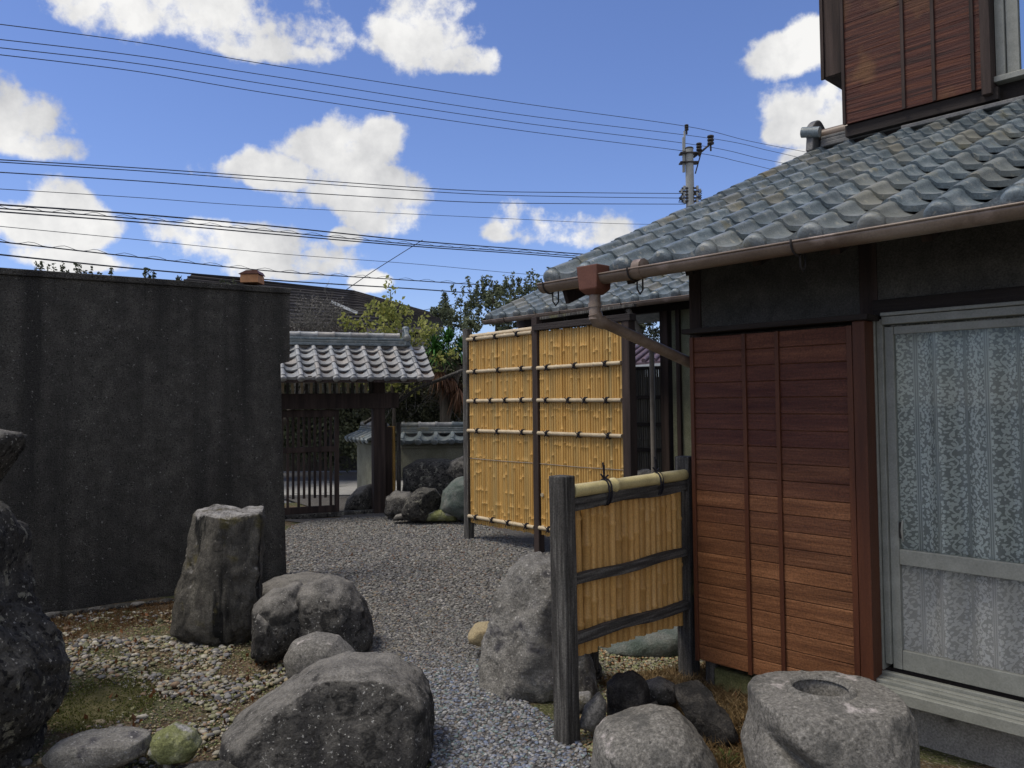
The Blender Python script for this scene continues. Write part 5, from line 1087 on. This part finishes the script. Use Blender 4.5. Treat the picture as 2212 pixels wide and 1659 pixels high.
def insul(x, y, s=1):
    q = A(x, y, 30); mb = MB()
    for k in range(3): mb.disc(q + ZZ * (.10 * k - .12) * s, (0, 0, 1), (.10 - .0 * k) * s, .05 * s, 10, .03)
    mb.tube([q - ZZ * .32 * s, q + ZZ * .15 * s], .035, 8); mb.build('insulator', 'iron', up)
insul(1535, 303, 1.3); insul(1510, 318, 1.1); insul(1483, 276, .8)
for k in range(5):
    q = A(1491, 408 + k * 7, 30); w_ = .25 + .1 * (k % 2); mb = MB(); mb.beam(q - Vector((w_ + .1, .1, 0)), q + Vector((w_, -.1, 0)), .06, .06); mb.build('bracket', 'iron', up)
    for sx_ in (-1, 1): mb = MB(); mb.tube([q + Vector((sx_ * w_, -.1, -.07)), q + Vector((sx_ * w_, -.1, .09))], .05, 8); mb.build('insulator', 'pole_concrete', up)
mb = MB()
for k in range(5): mb.tube([A(1478, 414, 30), A(1470 - k, 425 + k * 3, 29.8), A(1484, 440, 30)], .015, 5); mb.tube([A(1500, 414 + k, 30), A(1516, 412 + k * 5, 29.8), A(1498, 438, 30)], .015, 5)
mb.build('loops', 'cable', up)

def catmull(P, n=10):
    out = []
    for i in range(len(P) - 1):
        p0 = P[max(i - 1, 0)]; p1 = P[i]; p2 = P[i + 1]; p3 = P[min(i + 2, len(P) - 1)]
        for k in range(n):
            t = k / n; out.append(.5 * ((2 * p1) + (-p0 + p2) * t + (2 * p0 - 5 * p1 + 4 * p2 - p3) * t * t + (-p0 + 3 * p1 - 3 * p2 + p3) * t ** 3))
    return out + [P[-1]]
WG = 'overhead wires across the sky'
def wire(label, pts, r, Yf, twist=0):
    P = catmull([A(x, y, Yf(x)) for x, y in pts]); d0 = (P[0] - P[1]); P = [P[0] + d0 * 8] + P
    w = thing('overhead_wire', label, 'wire', P[len(P) // 2], WG)
    mb = MB(); mb.tube(P, r, 5, False); mb.build('cable', 'cable', w)
    if twist:
        mb = MB(); Q = []; L_ = 0; tot = [];
        for i in range(len(P) - 1):
            seg = (P[i + 1] - P[i]).length; m_ = max(2, int(seg / .12))
            for k in range(m_):
                p = P[i].lerp(P[i + 1], k / m_); ph = (L_ + seg * k / m_) * twist; Q.append(p + Vector((0, math.cos(ph), math.sin(ph))) * (r * 2.4) + ZZ * r * 2.4)
            L_ += seg
        mb.tube(Q, r * .45, 3, False); mb.build('lashing', 'cable', w)
    return w
Yh = lambda x: 17 + 13 * x / 1487 if x < 1487 else 30 + (x - 1487) * .03
Yl = lambda x: 15 + 13 * x / 1487
wire('topmost thin wire running to the tip of the pole', [(-20, 50), (300, 92), (602, 143), (1110, 221), (1483, 273), (1620, 305), (1760, 332)], .011, Yh)
wire('second thin wire from the top, ending at the pole insulators', [(-20, 83), (300, 121), (602, 167), (1110, 246), (1535, 299), (1660, 325), (1750, 346)], .011, Yh)
wire('third thin wire from the top', [(-20, 101), (300, 138), (602, 186), (1110, 263), (1510, 314), (1640, 342), (1720, 358)], .011, Yh)
wire('fourth thin wire from the top, just above the big cloud', [(-20, 116), (300, 155), (602, 205), (1110, 280), (1490, 328), (1600, 350), (1690, 372)], .011, Yh)
wire('upper wire of the close pair crossing the big cloud', [(-20, 344), (300, 363), (602, 384), (1000, 411), (1240, 416), (1480, 418)], .013, Yh)
wire('lower wire of the close pair crossing the big cloud', [(-20, 349), (300, 369), (602, 391), (1000, 418), (1240, 425), (1480, 428)], .012, Yh)
wire('single wire just below the close pair', [(-20, 371), (300, 391), (602, 413), (1000, 436), (1240, 440), (1480, 441)], .013, Yh)
wire('thin faint wire with a tiny knot below the big cloud', [(-20, 407), (300, 427), (602, 448), (1110, 473), (1300, 482), (1420, 485)], .008, Yh)
wire('upper cable of the thick bundle meeting the roof tip', [(-20, 441), (300, 463), (602, 490), (893, 520), (1110, 537), (1260, 549), (1420, 556)], .018, Yl)
wire('lashed cable in the middle of the thick bundle', [(-20, 449), (300, 473), (602, 501), (893, 528), (1110, 543), (1260, 554), (1420, 560)], .014, Yl, 9)
wire('lowest cable of the thick bundle', [(-20, 456), (300, 480), (602, 507), (893, 532), (1110, 547), (1260, 558), (1420, 564)], .016, Yl)
wire('thinnest wire between the thick bundle and the lashed cable', [(-20, 487), (300, 518), (602, 548), (893, 570), (1110, 590), (1260, 602)], .007, Yl)
wire('lashed double cable above the concrete wall', [(-20, 520), (300, 556), (602, 587), (893, 606), (1110, 620), (1260, 628)], .014, Yl, 9)
wire('lowest thick cable just above the concrete wall', [(-20, 548), (300, 581), (602, 606), (893, 624), (1110, 640), (1260, 652)], .017, Yl)
wire('slack service line dropping from the thick bundle to the far roof', [(893, 531), (850, 558), (800, 590), (745, 628)], .011, Yl)
wire('small line rising behind the olive tree to the roof tip', [(940, 665), (1040, 645), (1110, 630), (1190, 598)], .008, Yl)
